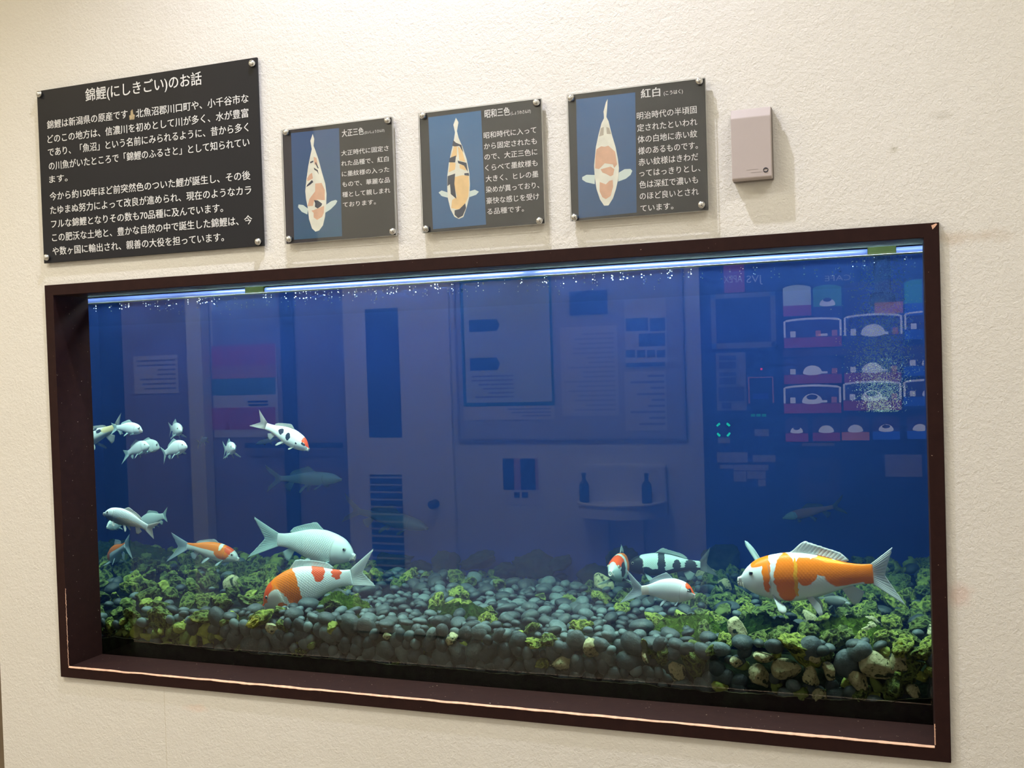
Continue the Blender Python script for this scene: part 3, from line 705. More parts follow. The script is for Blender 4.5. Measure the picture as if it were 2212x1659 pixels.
for (x, y, z, r, typ) in cands:
    if any((x-a)**2+(y-b)**2+(z-c)**2 < (.72*(r*.8+d))**2 for a, b, c, d in PLACED): continue
    rock = typ == 'moss' or (typ in ('glass', 'fill') and random.random() < np.interp(x, [0, .3, .5, 1.4, 1.75, 2.2], [.85, .5, .06, .08, .35, .7]))
    if typ in ('glass', 'fill'): rot = (PI/2+random.uniform(-.35, .35), random.uniform(0, PI), random.uniform(-.25, .25))
    elif rock: rot = (random.uniform(-.9, .9), random.uniform(-.9, .9), random.uniform(0, 6.3))
    else: rot = (random.uniform(-.45, .45), random.uniform(-.45, .45), random.uniform(0, 6.3))
    where = 'pressed against the glass' if typ == 'glass' else ('lying on the gravel near the glass' if y < .42 else 'lying on the gravel further back')
    if rock:
        if typ == 'glass': k = 2 if x > 1.3 and random.random() < .5 else 1
        else: k = random.choices([0, 1, 2], [.42, .52, .06] if x > .5 else [.28, .70, .02])[0]
        if n_rock < 298-len(SPECIAL):
            n_rock += 1
            g_ = '%s mossy rocks %s %s' % (MOSSN[k], where, zone(x))
            put_stone(RMESH[k][random.randrange(7)], 'rock', (x, y, z), r, rot, '%s mossy rock %s %s' % (MOSSN[k], where.replace(' on the gravel', ''), zone(x)), 'rock', g_)
        else: rest_r.append((x, y, z, r, rot))
    else:
        k = random.choices([0, 1, 2], [.42, .43, .15])[0]
        if n_peb < 298:
            n_peb += 1
            g_ = '%s pebbles %s %s' % (PEBN[k], where, zone(x))
            put_stone(PMESH[k][random.randrange(5)], 'pebble', (x, y, z), r, rot, '%s pebble %s %s' % (PEBN[k], where.replace(' on the gravel', ''), zone(x)), 'pebble', g_)
        else: rest_p.append((x, y, z, r, rot))
from mathutils import Euler
def mass(name, items, protos, mats, label, cat):
    V, F, off = [], [], 0; MI = []
    for n_, (x, y, z, r, rot) in enumerate(items):
        me = protos[n_ % len(protos)]; M = np.array(Euler(rot).to_matrix())
        v = np.empty(len(me.vertices)*3); me.vertices.foreach_get('co', v); v = v.reshape(-1, 3)@M.T*r+np.array((x, y, z))
        V.append(v); F += [tuple(i+off for i in p.vertices) for p in me.polygons]; MI += [random.randrange(len(mats))]*len(me.polygons); off += len(v)
    me = bpy.data.meshes.new(name); me.from_pydata(np.vstack(V).tolist(), [], F); me.update()
    o = mesh_obj(name, me, mats, None, True); me.polygons.foreach_set('material_index', MI)
    return tag(o, label, cat, kind='stuff')
print('stones', n_peb, len(rest_p), n_rock, len(rest_r))
if rest_p: mass('pebbles', rest_p, LOWP, PEB, 'mass of small grey pebbles further back on the tank floor', 'pebbles')
if rest_r: mass('rubble', rest_r, LOWR, MOSS[:2], 'mass of mossy green stones toward the back of the tank', 'stones')
for me in LOWP+LOWR: bpy.data.meshes.remove(me)

# soft mats of moss among the stones
def moss_patch(px, py, Y, rx, ry, h, label, col):
    p = at(px, py, Y); n = 46; verts, faces = [], []
    for j in range(n+1):
        for i in range(n+1):
            u, v = i/n*2-1, j/n*2-1; d = math.hypot(u, v)
            x, y = p[0]+u*rx, p[1]+v*ry
            k = max(0, 1-d*d*(.8+.5*mnoise.noise((u*2, v*2, px))))
            z = float(ground(x, y))-.03+k*(h+.030)+k*.016*(mnoise.noise((x*45, y*45, 1))+.8*random.random())
            verts.append((x+.004*random.uniform(-1, 1), y, z))
    for j in range(n):
        for i in range(n): a = j*(n+1)+i; faces.append((a, a+1, a+n+2, a+n+1))
    me = bpy.data.meshes.new('moss'); me.from_pydata(verts, [], faces); me.update()
    t = tag(mesh_obj('moss', me, col, None, False), label, 'moss', kind='stuff')
MG = pm('moss_green', (.060, .098, .012), .9, vary=.5, scale=70, spec=0); MD = pm('moss_dark', (.024, .050, .010), .9, vary=.5, scale=60, spec=0)
moss_patch(745, 1338, .30, .10, .05, .030, 'soft olive moss mat in front of the feeding koi', MG)
moss_patch(1000, 1355, .30, .12, .05, .022, 'thin dark green moss mat in the middle of the front edge', MD)
moss_patch(1490, 1368, .30, .10, .05, .028, 'green moss mat left of the tall dark rock', MG)
moss_patch(1640, 1378, .30, .12, .05, .026, 'long green moss mat below the belly of the big koi', MD)
moss_patch(1835, 1380, .30, .11, .06, .028, 'bright green moss mat below the tail of the big koi', MG)
moss_patch(255, 1240, .80, .25, .14, .05, 'dark green moss mound at the far left of the tank', MD)

# ------------------------------------------------------------------ koi
ORANGE, RED, BLACK, WHITE, YEL = (1.0, .215, .002), (.90, .095, .012), (.022, .026, .026), (.80, .83, .80), (.98, .40, .02)
def fish_material(name, base, patches, belly=None, scales=.5, wob=.75):
    """base colour, then ellipses (s, t, ds, dt, colour[, side]) in body coordinates: s 0 nose - 1 tail root, t -1 belly - 1 back"""
    t = NT(name); a = t.n('ShaderNodeAttribute'); a.attribute_name = 'body'; vec = a.outputs['Vector']
    sp = t.n('ShaderNodeSeparateXYZ'); t.put(sp.inputs[0], vec); s_, t_, th = sp.outputs
    mp = t.n('ShaderNodeMapping'); mp.inputs['Scale'].default_value = (7, 2.4, 1.5); t.put(mp.inputs[0], vec)
    n1 = t.noise(mp.outputs[0], 1.6, 3, .55); mp2 = t.n('ShaderNodeMapping'); mp2.inputs['Scale'].default_value = (5, 2, 2); mp2.inputs['Location'].default_value = (9, 4, 2); t.put(mp2.inputs[0], vec)
    n2 = t.noise(mp2.outputs[0], 1.6, 3, .55)
    S = t.math('ADD', s_, t.math('MULTIPLY', t.math('SUBTRACT', n1, .5), .10*wob)); T = t.math('ADD', t_, t.math('MULTIPLY', t.math('SUBTRACT', n2, .5), .36*wob))
    k = base
    if belly: k = t.mix(t.ramp(t_, -.25, -.85), k, belly)
    for p in patches:
        ds = t.math('DIVIDE', t.math('SUBTRACT', S, p[0]), p[2]); dt = t.math('DIVIDE', t.math('SUBTRACT', T, p[1]), p[3])
        d = t.math('ADD', t.math('MULTIPLY', ds, ds), t.math('MULTIPLY', dt, dt))
        f = t.ramp(d, 1.07, .93)
        k = t.mix(f, k, p[4])
    # rows of scales behind the gill cover
    u = t.math('MULTIPLY', s_, 118.0); v = t.math('MULTIPLY', th, 50.0)
    A = t.math('ABSOLUTE', t.math('SINE', t.math('ADD', u, v))); B = t.math('ABSOLUTE', t.math('SINE', t.math('SUBTRACT', u, v)))
    sc = t.math('MULTIPLY', A, B); body = t.ramp(s_, .25, .30)
    sh = t.math('MULTIPLY', t.math('MULTIPLY', t.ramp(sc, .30, .02), body), scales*.35)
    mulk = t.mix(sh, k, (.16, .20, .20)) if scales else k
    gx = t.math('ADD', s_, t.math('MULTIPLY', t.math('MULTIPLY', t_, t_), .035))     # the gill cover's curved edge
    gill = t.math('MULTIPLY', t.ramp(t.math('ABSOLUTE', t.math('SUBTRACT', gx, .262)), .010, .002), t.math('MULTIPLY', t.ramp(t.math('ABSOLUTE', t_), .80, .6), .40))
    mulk = t.mix(gill, mulk, (.25, .20, .16))
    h = t.math('MULTIPLY', sc, body)
    return t.end(t.bsdf(mulk, .34, 0, t.bump(h, .22*scales+.02, .004), .22, **{'Subsurface Weight': .0}))
def fin_material(name, col, clear=.30, tip=None, root=None):
    t = NT(name); a = t.n('ShaderNodeAttribute'); a.attribute_name = 'fin'; sp = t.n('ShaderNodeSeparateXYZ'); t.put(sp.inputs[0], a.outputs['Vector'])
    rays = t.math('ABSOLUTE', t.math('SINE', t.math('MULTIPLY', sp.outputs[0], 48.0)))
    k = t.mix(t.math('MULTIPLY', t.ramp(rays, .35, .0), .35), col, tuple(x*.6 for x in col))
    if root: k = t.mix(t.ramp(sp.outputs[1], .42, .12), k, root)
    if tip: k = t.mix(t.ramp(sp.outputs[1], .45, .8), k, tip)
    d = t.bsdf(k, .45, 0, t.bump(rays, .3, .002), .3)
    tl_ = t.n('ShaderNodeBsdfTranslucent'); t.put(tl_.inputs[0], k)
    m1 = t.n('ShaderNodeMixShader'); m1.inputs[0].default_value = .35; t.put(m1.inputs[1], d); t.put(m1.inputs[2], tl_.outputs[0])
    tr = t.n('ShaderNodeBsdfTransparent'); m2 = t.n('ShaderNodeMixShader')
    t.put(m2.inputs[0], t.math('MULTIPLY', t.ramp(sp.outputs[1], .0, 1.0), clear)); t.put(m2.inputs[1], m1.outputs[0]); t.put(m2.inputs[2], tr.outputs[0])
    return t.end(m2.outputs[0])
EYEW = pm('eye_ring', (.40, .38, .28), .2); EYEB = pm('eye_black', (.004, .005, .006), .08)
LIP = pm('koi_lip', (.70, .62, .52), .4)

PS = np.array([0, .006, .018, .030, .05, .09, .15, .22, .30, .40, .50, .60, .70, .80, .90, 1.0])
PT = np.array([-.016, -.002, .006, .012, .034, .066, .098, .116, .128, .135, .130, .116, .095, .073, .058, .055])
PB = np.array([-.026, -.044, -.050, -.052, -.060, -.080, -.100, -.117, -.130, -.136, -.130, -.114, -.092, -.068, -.054, -.052])
PW = np.array([.004, .020, .027, .026, .040, .060, .078, .088, .092, .095, .090, .078, .060, .040, .024, .014])
def smooth_interp(x, xp, fp):
    # monotone-ish cubic through the stations
    m = np.gradient(fp, xp); i = np.clip(np.searchsorted(xp, x)-1, 0, len(xp)-2); h = xp[i+1]-xp[i]; t = (x-xp[i])/h
    return (2*t**3-3*t**2+1)*fp[i]+(t**3-2*t**2+t)*h*m[i]+(-2*t**3+3*t**2)*fp[i+1]+(t**3-t**2)*h*m[i+1]

def koi(label, head, tail, Yh, Yt, mat, fin, group=None, hf=1., wf=1., bend=0., arch=0., tailbend=0., tailtop=(.25, .20), tailbot=(.24, -.19), tailfork=.10, pec=(.9, -.5), pec_len=.16, dors=.095, roll=0.,
        hi=True, eye=True, barbels=True, pec_far=None, eyemat=None, tail_len=1., dors_mat=None, pec_mat=None, tail_mat=None, pelv=(.45, -.8), hpx=None, tpx=None):
    """a carp whose nose and tail root lie on the sight lines of two pixels at depths Yh and Yt"""
    A = np.array(at(*head, Yh)); B = np.array(at(*tail, Yt)); L = np.linalg.norm(B-A); T = (B-A)/L
    up = np.array([0, 0, 1.]); up -= T*(up@T); up /= np.linalg.norm(up); sd = np.cross(T, up)
    if sd[1] > 0: sd = -sd                       # sd points to the viewer's side
    if roll: up, sd = up*math.cos(roll)+sd*math.sin(roll), sd*math.cos(roll)-up*math.sin(roll)
    if hpx: hf = hpx*np.linalg.norm((A+B)/2-CAM)/FPX/(.2715*L)
    def spine(s):
        s = np.asarray(s, float)
        e = np.clip(s-.55, 0, 9)
        return A+np.outer(s, B-A)+np.outer(bend*L*np.sin(PI*np.clip(s, 0, 1)), sd)+np.outer(arch*L*np.sin(PI*np.clip(s, 0, 1)), up)+np.outer(tailbend*L*e*e*2.2, sd)
    def frame(s):
        t = spine([s+.01])[0]-spine([s-.01])[0]; t /= np.linalg.norm(t); u = up-t*(up@t); u /= np.linalg.norm(u); x = np.cross(t, u)
        if x@sd < 0: x = -x
        return spine([s])[0], t, u, x
    top = lambda s: smooth_interp(np.asarray(s, float), PS, PT)*hf*L
    bot = lambda s: smooth_interp(np.asarray(s, float), PS, PB)*hf*L
    wid = lambda s: smooth_interp(np.asarray(s, float), PS, PW)*wf*L
    def surf(s, th):
        """point on the body: th 0 viewer's flank, pi/2 back, -pi/2 belly"""
        P, t, u, x = frame(s); c, sn = math.cos(th), math.sin(th)
        z = (top([s])[0] if sn > 0 else -bot([s])[0])*sn
        k = 1.0
        return P+x*(wid([s])[0]*c*abs(c)**-.12 if abs(c) > 1e-4 else 0)+u*z
    root = thing('koi', label, 'fish', tuple(spine([.45])[0]+up*bot([.45])[0]), group); off = np.array(root.location)
    ns, na = (90, 44) if hi else (44, 24)
    SS = np.concatenate([np.linspace(0, .05, ns//7), np.linspace(.05, 1.0, ns-ns//7+1)[1:]])
    V, ATT = [], []
    for s in SS:
        P, t, u, x = frame(s); tt, bb, ww = top([s])[0], bot([s])[0], wid([s])[0]
        for k in range(na):
            th = -PI/2+2*PI*k/na; c, sn = math.cos(th), math.sin(th)
            z = (tt if sn > 0 else -bb)*sn; w_ = ww*math.copysign(abs(c)**.88, c)
            # gill cover stands a little proud, with a step at its rear edge; cheek and brow
            gx = s+.035*sn*sn; g_ = max(0, min(1, (gx-.10)/.13))*(1 if gx < .262 else max(0, 1-(gx-.262)/.012))*max(0, 1-abs(sn/.85)**3)
            w_ *= 1+.085*g_
            ey = math.exp(-((s-.118)/.022)**2-((sn-.42)/.22)**2); w_ *= 1+.04*ey
            V.append(P+x*w_+u*z-off); ATT.append((s, sn, (th if -PI/2 <= th <= PI/2 else PI-th)/PI*(1 if c >= 0 else 1)))
    F = []
    n_ = len(SS)
    for i in range(n_-1):
        for k in range(na):
            k2 = (k+1) % na; F.append((i*na+k, i*na+k2, (i+1)*na+k2, (i+1)*na+k))
    F.append(tuple(range(na))[::-1]); F.append(tuple((n_-1)*na+k for k in range(na)))
    me = bpy.data.meshes.new('body'); me.from_pydata([tuple(v) for v in V], [], F); me.update()
    at_ = me.attributes.new('body', 'FLOAT_VECTOR', 'POINT'); at_.data.foreach_set('vector', np.array(ATT).ravel())
    bmx = bmesh.new(); bmx.from_mesh(me); bmesh.ops.recalc_face_normals(bmx, faces=bmx.faces[:]); bmx.to_mesh(me); bmx.free()
    mesh_obj('body', me, mat, root, True)

    def fin_mesh(name, roots, tips, nu, nv, m, curl=None, sag=0., thick=.0016, ragged=.02):
        """a membrane with soft rays between a curve of root points and a curve of tips"""
        roots, tips = np.array(roots), np.array(tips); th_ = thick*min(1, L/.25)
        ru = np.linspace(0, 1, len(roots)); tu = np.linspace(0, 1, len(tips)); U = np.linspace(0, 1, nu)
        RR = np.stack([np.interp(U, ru, roots[:, i]) for i in range(3)], 1); TT = np.stack([np.interp(U, tu, tips[:, i]) for i in range(3)], 1)
        if len(tips) > 2:
            for _ in range(2): TT[1:-1] = TT[1:-1]*.5+(TT[:-2]+TT[2:])*.25
        rj = 1+ragged*np.array([mnoise.noise((u*17, L*90, 1)) for u in U])
        G = np.zeros((nu, nv, 3)); AT = np.zeros((nu, nv, 3))
        for j in range(nv):
            f = j/(nv-1); G[:, j] = RR+(TT-RR)*(f*(rj[:, None] if f > 0 else 1))
            if curl is not None: G[:, j] += np.outer(np.ones(nu), np.array(curl))*(f*f)*L
            if sag: G[:, j] += np.outer(np.sin(U*PI*2.2+.5)*math.sin(f*PI*.8), sd)*sag*L
            AT[:, j, 0] = U; AT[:, j, 1] = f
        du = np.gradient(G, axis=0); dv = np.gradient(G, axis=1); N = np.cross(du, dv); N /= np.linalg.norm(N, axis=2)[:, :, None]+1e-12
        tk = th_*(1-.75*AT[:, :, 1:2])
        Vf = np.concatenate([(G+N*tk).reshape(-1, 3), (G-N*tk).reshape(-1, 3)])-off; q = nu*nv; Ff = []
        for i in range(nu-1):
            for j in range(nv-1):
                a = i*nv+j; Ff.append((a, a+nv, a+nv+1, a+1)); Ff.append((q+a, q+a+1, q+a+nv+1, q+a+nv))
        for i in range(nu-1):
            for j in (0, nv-1): a = i*nv+j; Ff.append((a, q+a, q+a+nv, a+nv))
        for j in range(nv-1):
            for i in (0, nu-1): a = i*nv+j; Ff.append((a, a+1, q+a+1, q+a))
        mm = bpy.data.meshes.new(name); mm.from_pydata([tuple(v) for v in Vf], [], Ff); mm.update()
        aa = mm.attributes.new('fin', 'FLOAT_VECTOR', 'POINT'); aa.data.foreach_set('vector', np.concatenate([AT.reshape(-1, 3)]*2).ravel())
        bmx = bmesh.new(); bmx.from_mesh(mm); bmesh.ops.recalc_face_normals(bmx, faces=bmx.faces[:]); bmx.to_mesh(mm); bmx.free()
        return mesh_obj(name, mm, m, root, True)
    q = 1 if hi else .6
    nn = lambda k: max(5, int(k*q))
    # tail fin
    P, t, u, x = frame(.985); tl = tail_len
    pt, pb = P+u*top([.985])[0]*.97, P+u*bot([.985])[0]*.97
    e = lambda a, b, c=0: P+(t*a*tl+u*b*tl+x*c)*L
    tb = tailbend*.35
    tips = [e(tailtop[0], tailtop[1], tb), e(tailtop[0]*.86, tailtop[1]*.55, tb*.8), e(tailfork*1.05, tailtop[1]*.15, tb*.5), e(tailfork, (tailtop[1]+tailbot[1])*.5, tb*.45), e(tailfork*1.05, tailbot[1]*.15, tb*.5), e(tailbot[0]*.86, tailbot[1]*.55, tb*.8), e(tailbot[0], tailbot[1], tb)]
    if tpx:
        ye = P[1]+t[1]*.22*L; q0, q1 = at(*tpx[0], ye), at(*tpx[1], ye); mid = P+((q0+q1)/2-P)*.50; c0, c1 = P+(q0-P)*.5, P+(q1-P)*.5
        tips = [q0, q0+(mid-q0)*.18+(q0-P)*.03, q0+(mid-q0)*.42, q0+(mid-q0)*.75, mid, q1+(mid-q1)*.75, q1+(mid-q1)*.42, q1+(mid-q1)*.18+(q1-P)*.03, q1]
    fin_mesh('tail_fin', [pt, P+t*.012*L, pb], tips, nn(41), nn(12), tail_mat or fin, sag=.008, ragged=.05)
    # dorsal fin
    if dors:
        rs, ts = [], []
        for f in np.linspace(0, 1, 12):
            s = .40+.40*f; p_, t2, u2, x2 = frame(s); base = p_+u2*(top([s])[0]*.965)
            hgt = dors*np.interp(f, [0, .05, .13, .22, .5, .85, 1], [.25, .85, 1.0, .80, .62, .50, .12])
            rs.append(base); ts.append(base+(u2*hgt+t2*(.030+.5*hgt))*L)
        fin_mesh('dorsal_fin', rs, ts, nn(34), nn(7), dors_mat or fin, sag=.006, ragged=.08)
    # anal fin
    rs, ts = [], []
    for f in np.linspace(0, 1, 5):
        s = .765+.075*f; p_, t2, u2, x2 = frame(s); base = p_+u2*(bot([s])[0]*.94); rs.append(base)
        ts.append(base+(-u2*np.interp(f, [0, .3, 1], [.125, .125, .05])+t2*np.interp(f, [0, .3, 1], [.07, .10, .09]))*L)
    fin_mesh('anal_fin', rs, ts, nn(16), nn(7), fin)
    # paired fins
    for side in (1, -1):
        rs, ts = [], []
        for f in np.linspace(0, 1, 5):
            s = .505+.045*f; th = -1.05 if side > 0 else PI+1.05; base = surf(s, th); p_, t2, u2, x2 = frame(s); base = p_+(base-p_)*.96; rs.append(base)
            ln = np.interp(f, [0, .4, 1], [.165, .17, .085])
            d_ = t2*(.75+.25*f)+u2*pelv[1]+x2*side*pelv[0]; ts.append(base+d_/np.linalg.norm(d_)*ln*L)
        fin_mesh('pelvic_fin', rs, ts, nn(15), nn(7), fin)
        rs, ts = [], []
        a_, b_ = pec if side > 0 or pec_far is None else pec_far[:2]; tf_, pl_ = (0, pec_len) if side > 0 or pec_far is None else pec_far[2:]
        for f in np.linspace(0, 1, 5):
            s = .262+.018*f; th = -.80-.28*f if side > 0 else PI+.80+.28*f; p_, t2, u2, x2 = frame(s); base = p_+(surf(s, th)-p_)*.97; rs.append(base)
            ln = pl_*np.interp(f, [0, .3, .7, 1], [.88, 1, .86, .55])
            d_ = t2*(.35+(.75 if not tf_ else .30)*f+tf_)+x2*side*a_+u2*b_; ts.append(base+d_/np.linalg.norm(d_)*ln*L)
        fin_mesh('pectoral_fin', rs, ts, nn(17), nn(8), (pec_mat or fin) if not tf_ else FT_, sag=.004)
    if eye:
        for side in (1, -1):
            s, sn = .118, .40; th = math.asin(sn) if side > 0 else PI-math.asin(sn)
            p_, t2, u2, x2 = frame(s); c_ = surf(s, th); o_ = (c_-p_); o_ = o_-t2*(o_@t2); o_ /= np.linalg.norm(o_); o_ = o_*.6+x2*side*.8; o_ /= np.linalg.norm(o_)
            r_ = .021*L; cc = p_+(c_-p_)*1.0-o_*r_*.30
            mb = MB(); mb.lathe([(r_, -r_*.4), (r_*1.02, 0), (r_*.9, r_*.42), (r_*.72, r_*.66), (r_*.48, r_*.82), (0, r_*.86)], tuple(cc), tuple(o_), 18)
            eo = mb.build('eye', EYEW if eyemat is None else eyemat, root, True)
            mb = MB(); mb.lathe([(r_*.62, r_*.66), (r_*.54, r_*.88), (r_*.30, r_*1.0), (0, r_*1.02)], tuple(cc), tuple(o_), 14)
            pu = mb.build('pupil', EYEB, None, True); me_ = pu.data
            d_ = Vector(pu.location)-wl(eo); pu.parent = eo; pu.location = d_
    if barbels:
        p_, t2, u2, x2 = frame(.013); zc_ = (top([.013])[0]+bot([.013])[0])*.5; rz_ = (top([.013])[0]-bot([.013])[0])*.40; rx_ = wid([.013])[0]*.80
        mb = MB(); mb.tube([tuple(p_-t2*.009*L+x2*rx_*math.cos(a)+u2*(zc_+rz_*math.sin(a))) for a in np.linspace(0, 2*PI, 19)], .0062*L, 8); mb.build('mouth', LIP, root, True)
        for side in (1, -1):
            for (s, ln) in ((.020, .030), (.040, .045)):
                p_, t2, u2, x2 = frame(s); b0_ = p_+x2*side*wid([s])[0]*.80+u2*bot([s])[0]*.45
                pts = [tuple(b0_+(-u2*ln*f+x2*side*ln*.3*f+t2*ln*(.2*f*f))*L) for f in np.linspace(0, 1, 6)]
                MB().tube(pts, [.0042*L*(1-.75*f) for f in np.linspace(0, 1, 6)], 6).build('barbel', LIP, root, True)
    return root

FW_ = fin_material('fin_white', (.80, .84, .81), .30)
FT_ = fin_material('fin_teal', (.60, .76, .72), .30)
FD_ = fin_material('fin_dusky', (.16, .17, .16), .25)
FG_ = fin_material('fin_grey', (.55, .56, .48), .45, root=(.25, .26, .2))
FO_ = fin_material('fin_pale', (.84, .80, .74), .25)
FC_ = fin_material('fin_clear', (.62, .70, .74), .55)
PLAINW = fish_material('koi_white', (.80, .84, .81), [], belly=(.74, .74, .66), scales=.9)
SMALLW = fish_material('koi_small_white', (.76, .81, .77), [], belly=(.74, .76, .68), scales=.35)
CREAMW = fish_material('koi_cream', (.84, .86, .84), [(.62, -.35, .30, .45, (.84, .72, .55))], belly=(.80, .70, .56), scales=.9)

koi('big plain white koi swimming above the feeding orange-headed koi', (768, 1199), (600, 1166), .50, .50, PLAINW, FT_, hpx=71, wf=1.0, bend=.02, arch=.03,
    tpx=((549, 1116), (536, 1204)), pec=(.9, -.25), pec_len=.17, dors=.085)
koi('white koi with orange head and saddle nosing down into the mossy stones', (567, 1308), (760, 1248), .28, .35,
    fish_material('koi_saddle', (.84, .86, .84), [(.19, .80, .245, .90, ORANGE), (.395, .1, .085, 1.3, ORANGE), (.10, .9, .13, .50, RED), (.20, -.12, .105, .62, (.82, .83, .76)), (.225, -.62, .05, .28, ORANGE), (.025, .45, .028, .6, RED), (.685, .75, .058, .72, RED), (.855, .72, .045, .72, RED)], scales=.8),
    FW_, hpx=84, wf=1.2, arch=.075, bend=.02, tpx=((807, 1185), (811, 1266)), pec=(1.0, -.2), pec_len=.13, dors=.085)
koi('small orange and white koi at the left with a big pale tail', (517, 1206), (404, 1180), .52, .50,
    fish_material('koi_small_orange', (.80, .80, .78), [(.52, .95, .50, .85, ORANGE), (.30, .2, .14, .85, ORANGE), (.15, .95, .12, .7, RED), (.06, .0, .085, 2, (.72, .74, .70)), (.345, .95, .03, .6, (.85, .82, .7))], scales=.4),
    FC_, hpx=37, arch=.03, tpx=((370, 1150), (359, 1214)), pec=(.5, -.8), pec_len=.15, dors=.06)
koi('white koi with a cream belly facing left near the frame', (224, 1107), (318, 1140), .27, .30, CREAMW, FO_, hpx=33, wf=.95, arch=.05, bend=.02,
    tpx=((349, 1126), (332, 1164)), pec=(.5, -.9), pec_len=.13, dors=.08)
koi('small white koi half hidden behind the tail of the cream-bellied koi', (300, 1136), (354, 1115), .58, .58, SMALLW, FT_, hpx=30, arch=.04, tpx=((362, 1095), (362, 1128)), hi=False)
koi('small white koi peeping out under the head of the cream-bellied koi', (230, 1138), (275, 1122), .46, .54, SMALLW, FT_, hpx=24, wf=1.0, hi=False)
koi('orange and white koi turned away at the bottom left beside the frame', (242, 1207), (271, 1178), .62, .50,
    fish_material('koi_turned', (.78, .82, .80), [(.50, .75, .55, .75, ORANGE), (.3, .1, .15, .7, ORANGE)], scales=.4), FC_, hpx=32, bend=.03, tpx=((280, 1154), (287, 1208)), hi=False)
koi('white koi with a red cap and black spots diving at the upper left', (668, 969), (575, 921), .42, .42,
    fish_material('koi_red_cap', (.80, .84, .78), [(.09, .95, .10, .62, RED), (.115, .33, .040, .22, BLACK), (.45, .10, .055, .42, BLACK), (.63, .30, .055, .45, BLACK), (.25, -.1, .025, .12, BLACK)], belly=(.78, .76, .60), scales=.3),
    FG_, hpx=38, wf=1.0, arch=.03, tpx=((560, 885), (539, 920)), pec=(.3, -.6), pec_len=.12, dors=.08)
koi('pale koi with black spots cut off by the frame at the left', (140, 968), (252, 922), .48, .47,
    fish_material('koi_spotted', (.80, .82, .74), [(.58, .1, .055, .40, BLACK), (.72, .35, .05, .34, BLACK), (.66, .9, .03, .3, BLACK), (.9, .3, .14, .9, (.78, .62, .30))], belly=(.80, .70, .45), scales=.3),
    FG_, hpx=34, tpx=((262, 892), (266, 938)), dors=.05, hi=False)
koi('small white koi swimming just in front of the cut-off spotted koi', (308, 930), (252, 924), .42, .42, fish_material('koi_pink_nose', (.76, .81, .77), [(.03, -.1, .06, .9, (.72, .58, .46)), (.10, .55, .02, .4, BLACK)], scales=.3), FT_, hpx=25, arch=.03, tpx=((240, 913), (239, 940)), pec_len=.14, hi=False, barbels=False)
koi('small white koi alone above the pair, seen from behind', (392, 929), (370, 925), .46, .56, SMALLW, FT_, hpx=27, wf=.75, tpx=((364, 912), (366, 944)), pec=(1.0, -.7), hi=False, barbels=False)
koi('small white koi in front of the overlapping pair', (322, 962), (277, 979), .42, .44, SMALLW, FT_, hpx=28, wf=.9, arch=.03, tpx=((266, 972), (263, 1003)), pec_len=.16, hi=False, barbels=False)
koi('small white koi behind the overlapping pair, its head showing', (345, 965), (300, 964), .50, .50, fish_material('koi_dark_eye', (.76, .81, .75), [(.10, .5, .02, .4, BLACK)], belly=(.78, .74, .58), scales=.3), FT_, hpx=27, wf=.9, arch=.03, hi=False, barbels=False)
koi('small white koi following right behind the overlapping pair', (404, 963), (357, 979), .42, .45, SMALLW, FT_, hpx=30, wf=.9, arch=.04, tpx=((346, 965), (354, 1003)), pec_len=.17, hi=False, barbels=False)
koi('small white koi nearest to the pole reflection, seen from behind', (507, 967), (487, 970), .46, .56, SMALLW, FT_, hpx=27, wf=.72, tpx=((481, 953), (483, 992)), pec=(1.0, -.8), pec_len=.2, hi=False, barbels=False)
koi('big white koi with broad orange patches at the lower right', (1594, 1247), (1886, 1240), .30, .31,
    fish_material('koi_big_orange', (.86, .85, .82), [(.232, .35, .030, .95, ORANGE), (.175, .93, .06, .28, ORANGE), (.375, .02, .085, 1.00, ORANGE), (.52, .33, .085, .62, ORANGE), (.66, .58, .10, .52, ORANGE), (.85, .18, .20, .98, ORANGE), (.975, .0, .06, 1.4, ORANGE), (.445, .05, .016, .8, YEL), (.70, .90, .10, .10, YEL), (.52, 1.03, .10, .17, (.86, .85, .82))], scales=.15, wob=.5),
    fin_material('fin_big', (.86, .84, .80), .20), hpx=100, wf=1.1, arch=.0, bend=.02, tpx=((1927, 1182), (1956, 1307)), pec=(.55, -.85), pec_len=.165, pec_far=(.45, 1.35, -1.2, .47), dors=.10, pelv=(.35, -1.15))
koi('black and white koi behind the small red-capped koi', (1350, 1222), (1513, 1222), .66, .68,
    fish_material('koi_black_white', (.72, .84, .78), [(.10, .1, .16, 1.3, BLACK), (.30, -.55, .10, .45, BLACK), (.50, .2, .052, 1.2, BLACK), (.44, -.7, .12, .42, BLACK), (.70, -.1, .055, .85, BLACK), (.88, -.1, .080, 1.2, BLACK), (.82, -.75, .3, .4, BLACK)], scales=.8),
    fin_material('fin_sooty', (.55, .66, .62), .35, root=(.05, .06, .05)), hpx=48, arch=.02, tpx=((1534, 1182), (1552, 1245)), pec=(.6, -.5), dors=.08, tail_mat=FD_, hi=True)
koi('orange, black and white koi coming head on beside the black and white koi', (1318, 1234), (1344, 1214), .48, .72,
    fish_material('koi_tricolour', (.62, .72, .66), [(.20, .75, .10, .55, RED), (.42, .5, .13, .9, ORANGE), (.32, .3, .035, 1, (.64, .72, .66)), (.56, .2, .055, 1.1, BLACK), (.22, .0, .07, .6, BLACK), (.68, .4, .04, .8, ORANGE), (.80, .1, .07, 1.2, BLACK)], scales=.4),
    fin_material('fin_tipped', (.60, .72, .68), .35, root=(.03, .035, .03)), hpx=60, wf=.95, bend=-.06, pec=(1.1, -.5), pec_len=.24, tailtop=(.12, .2), tailbot=(.14, -.22), hi=False)
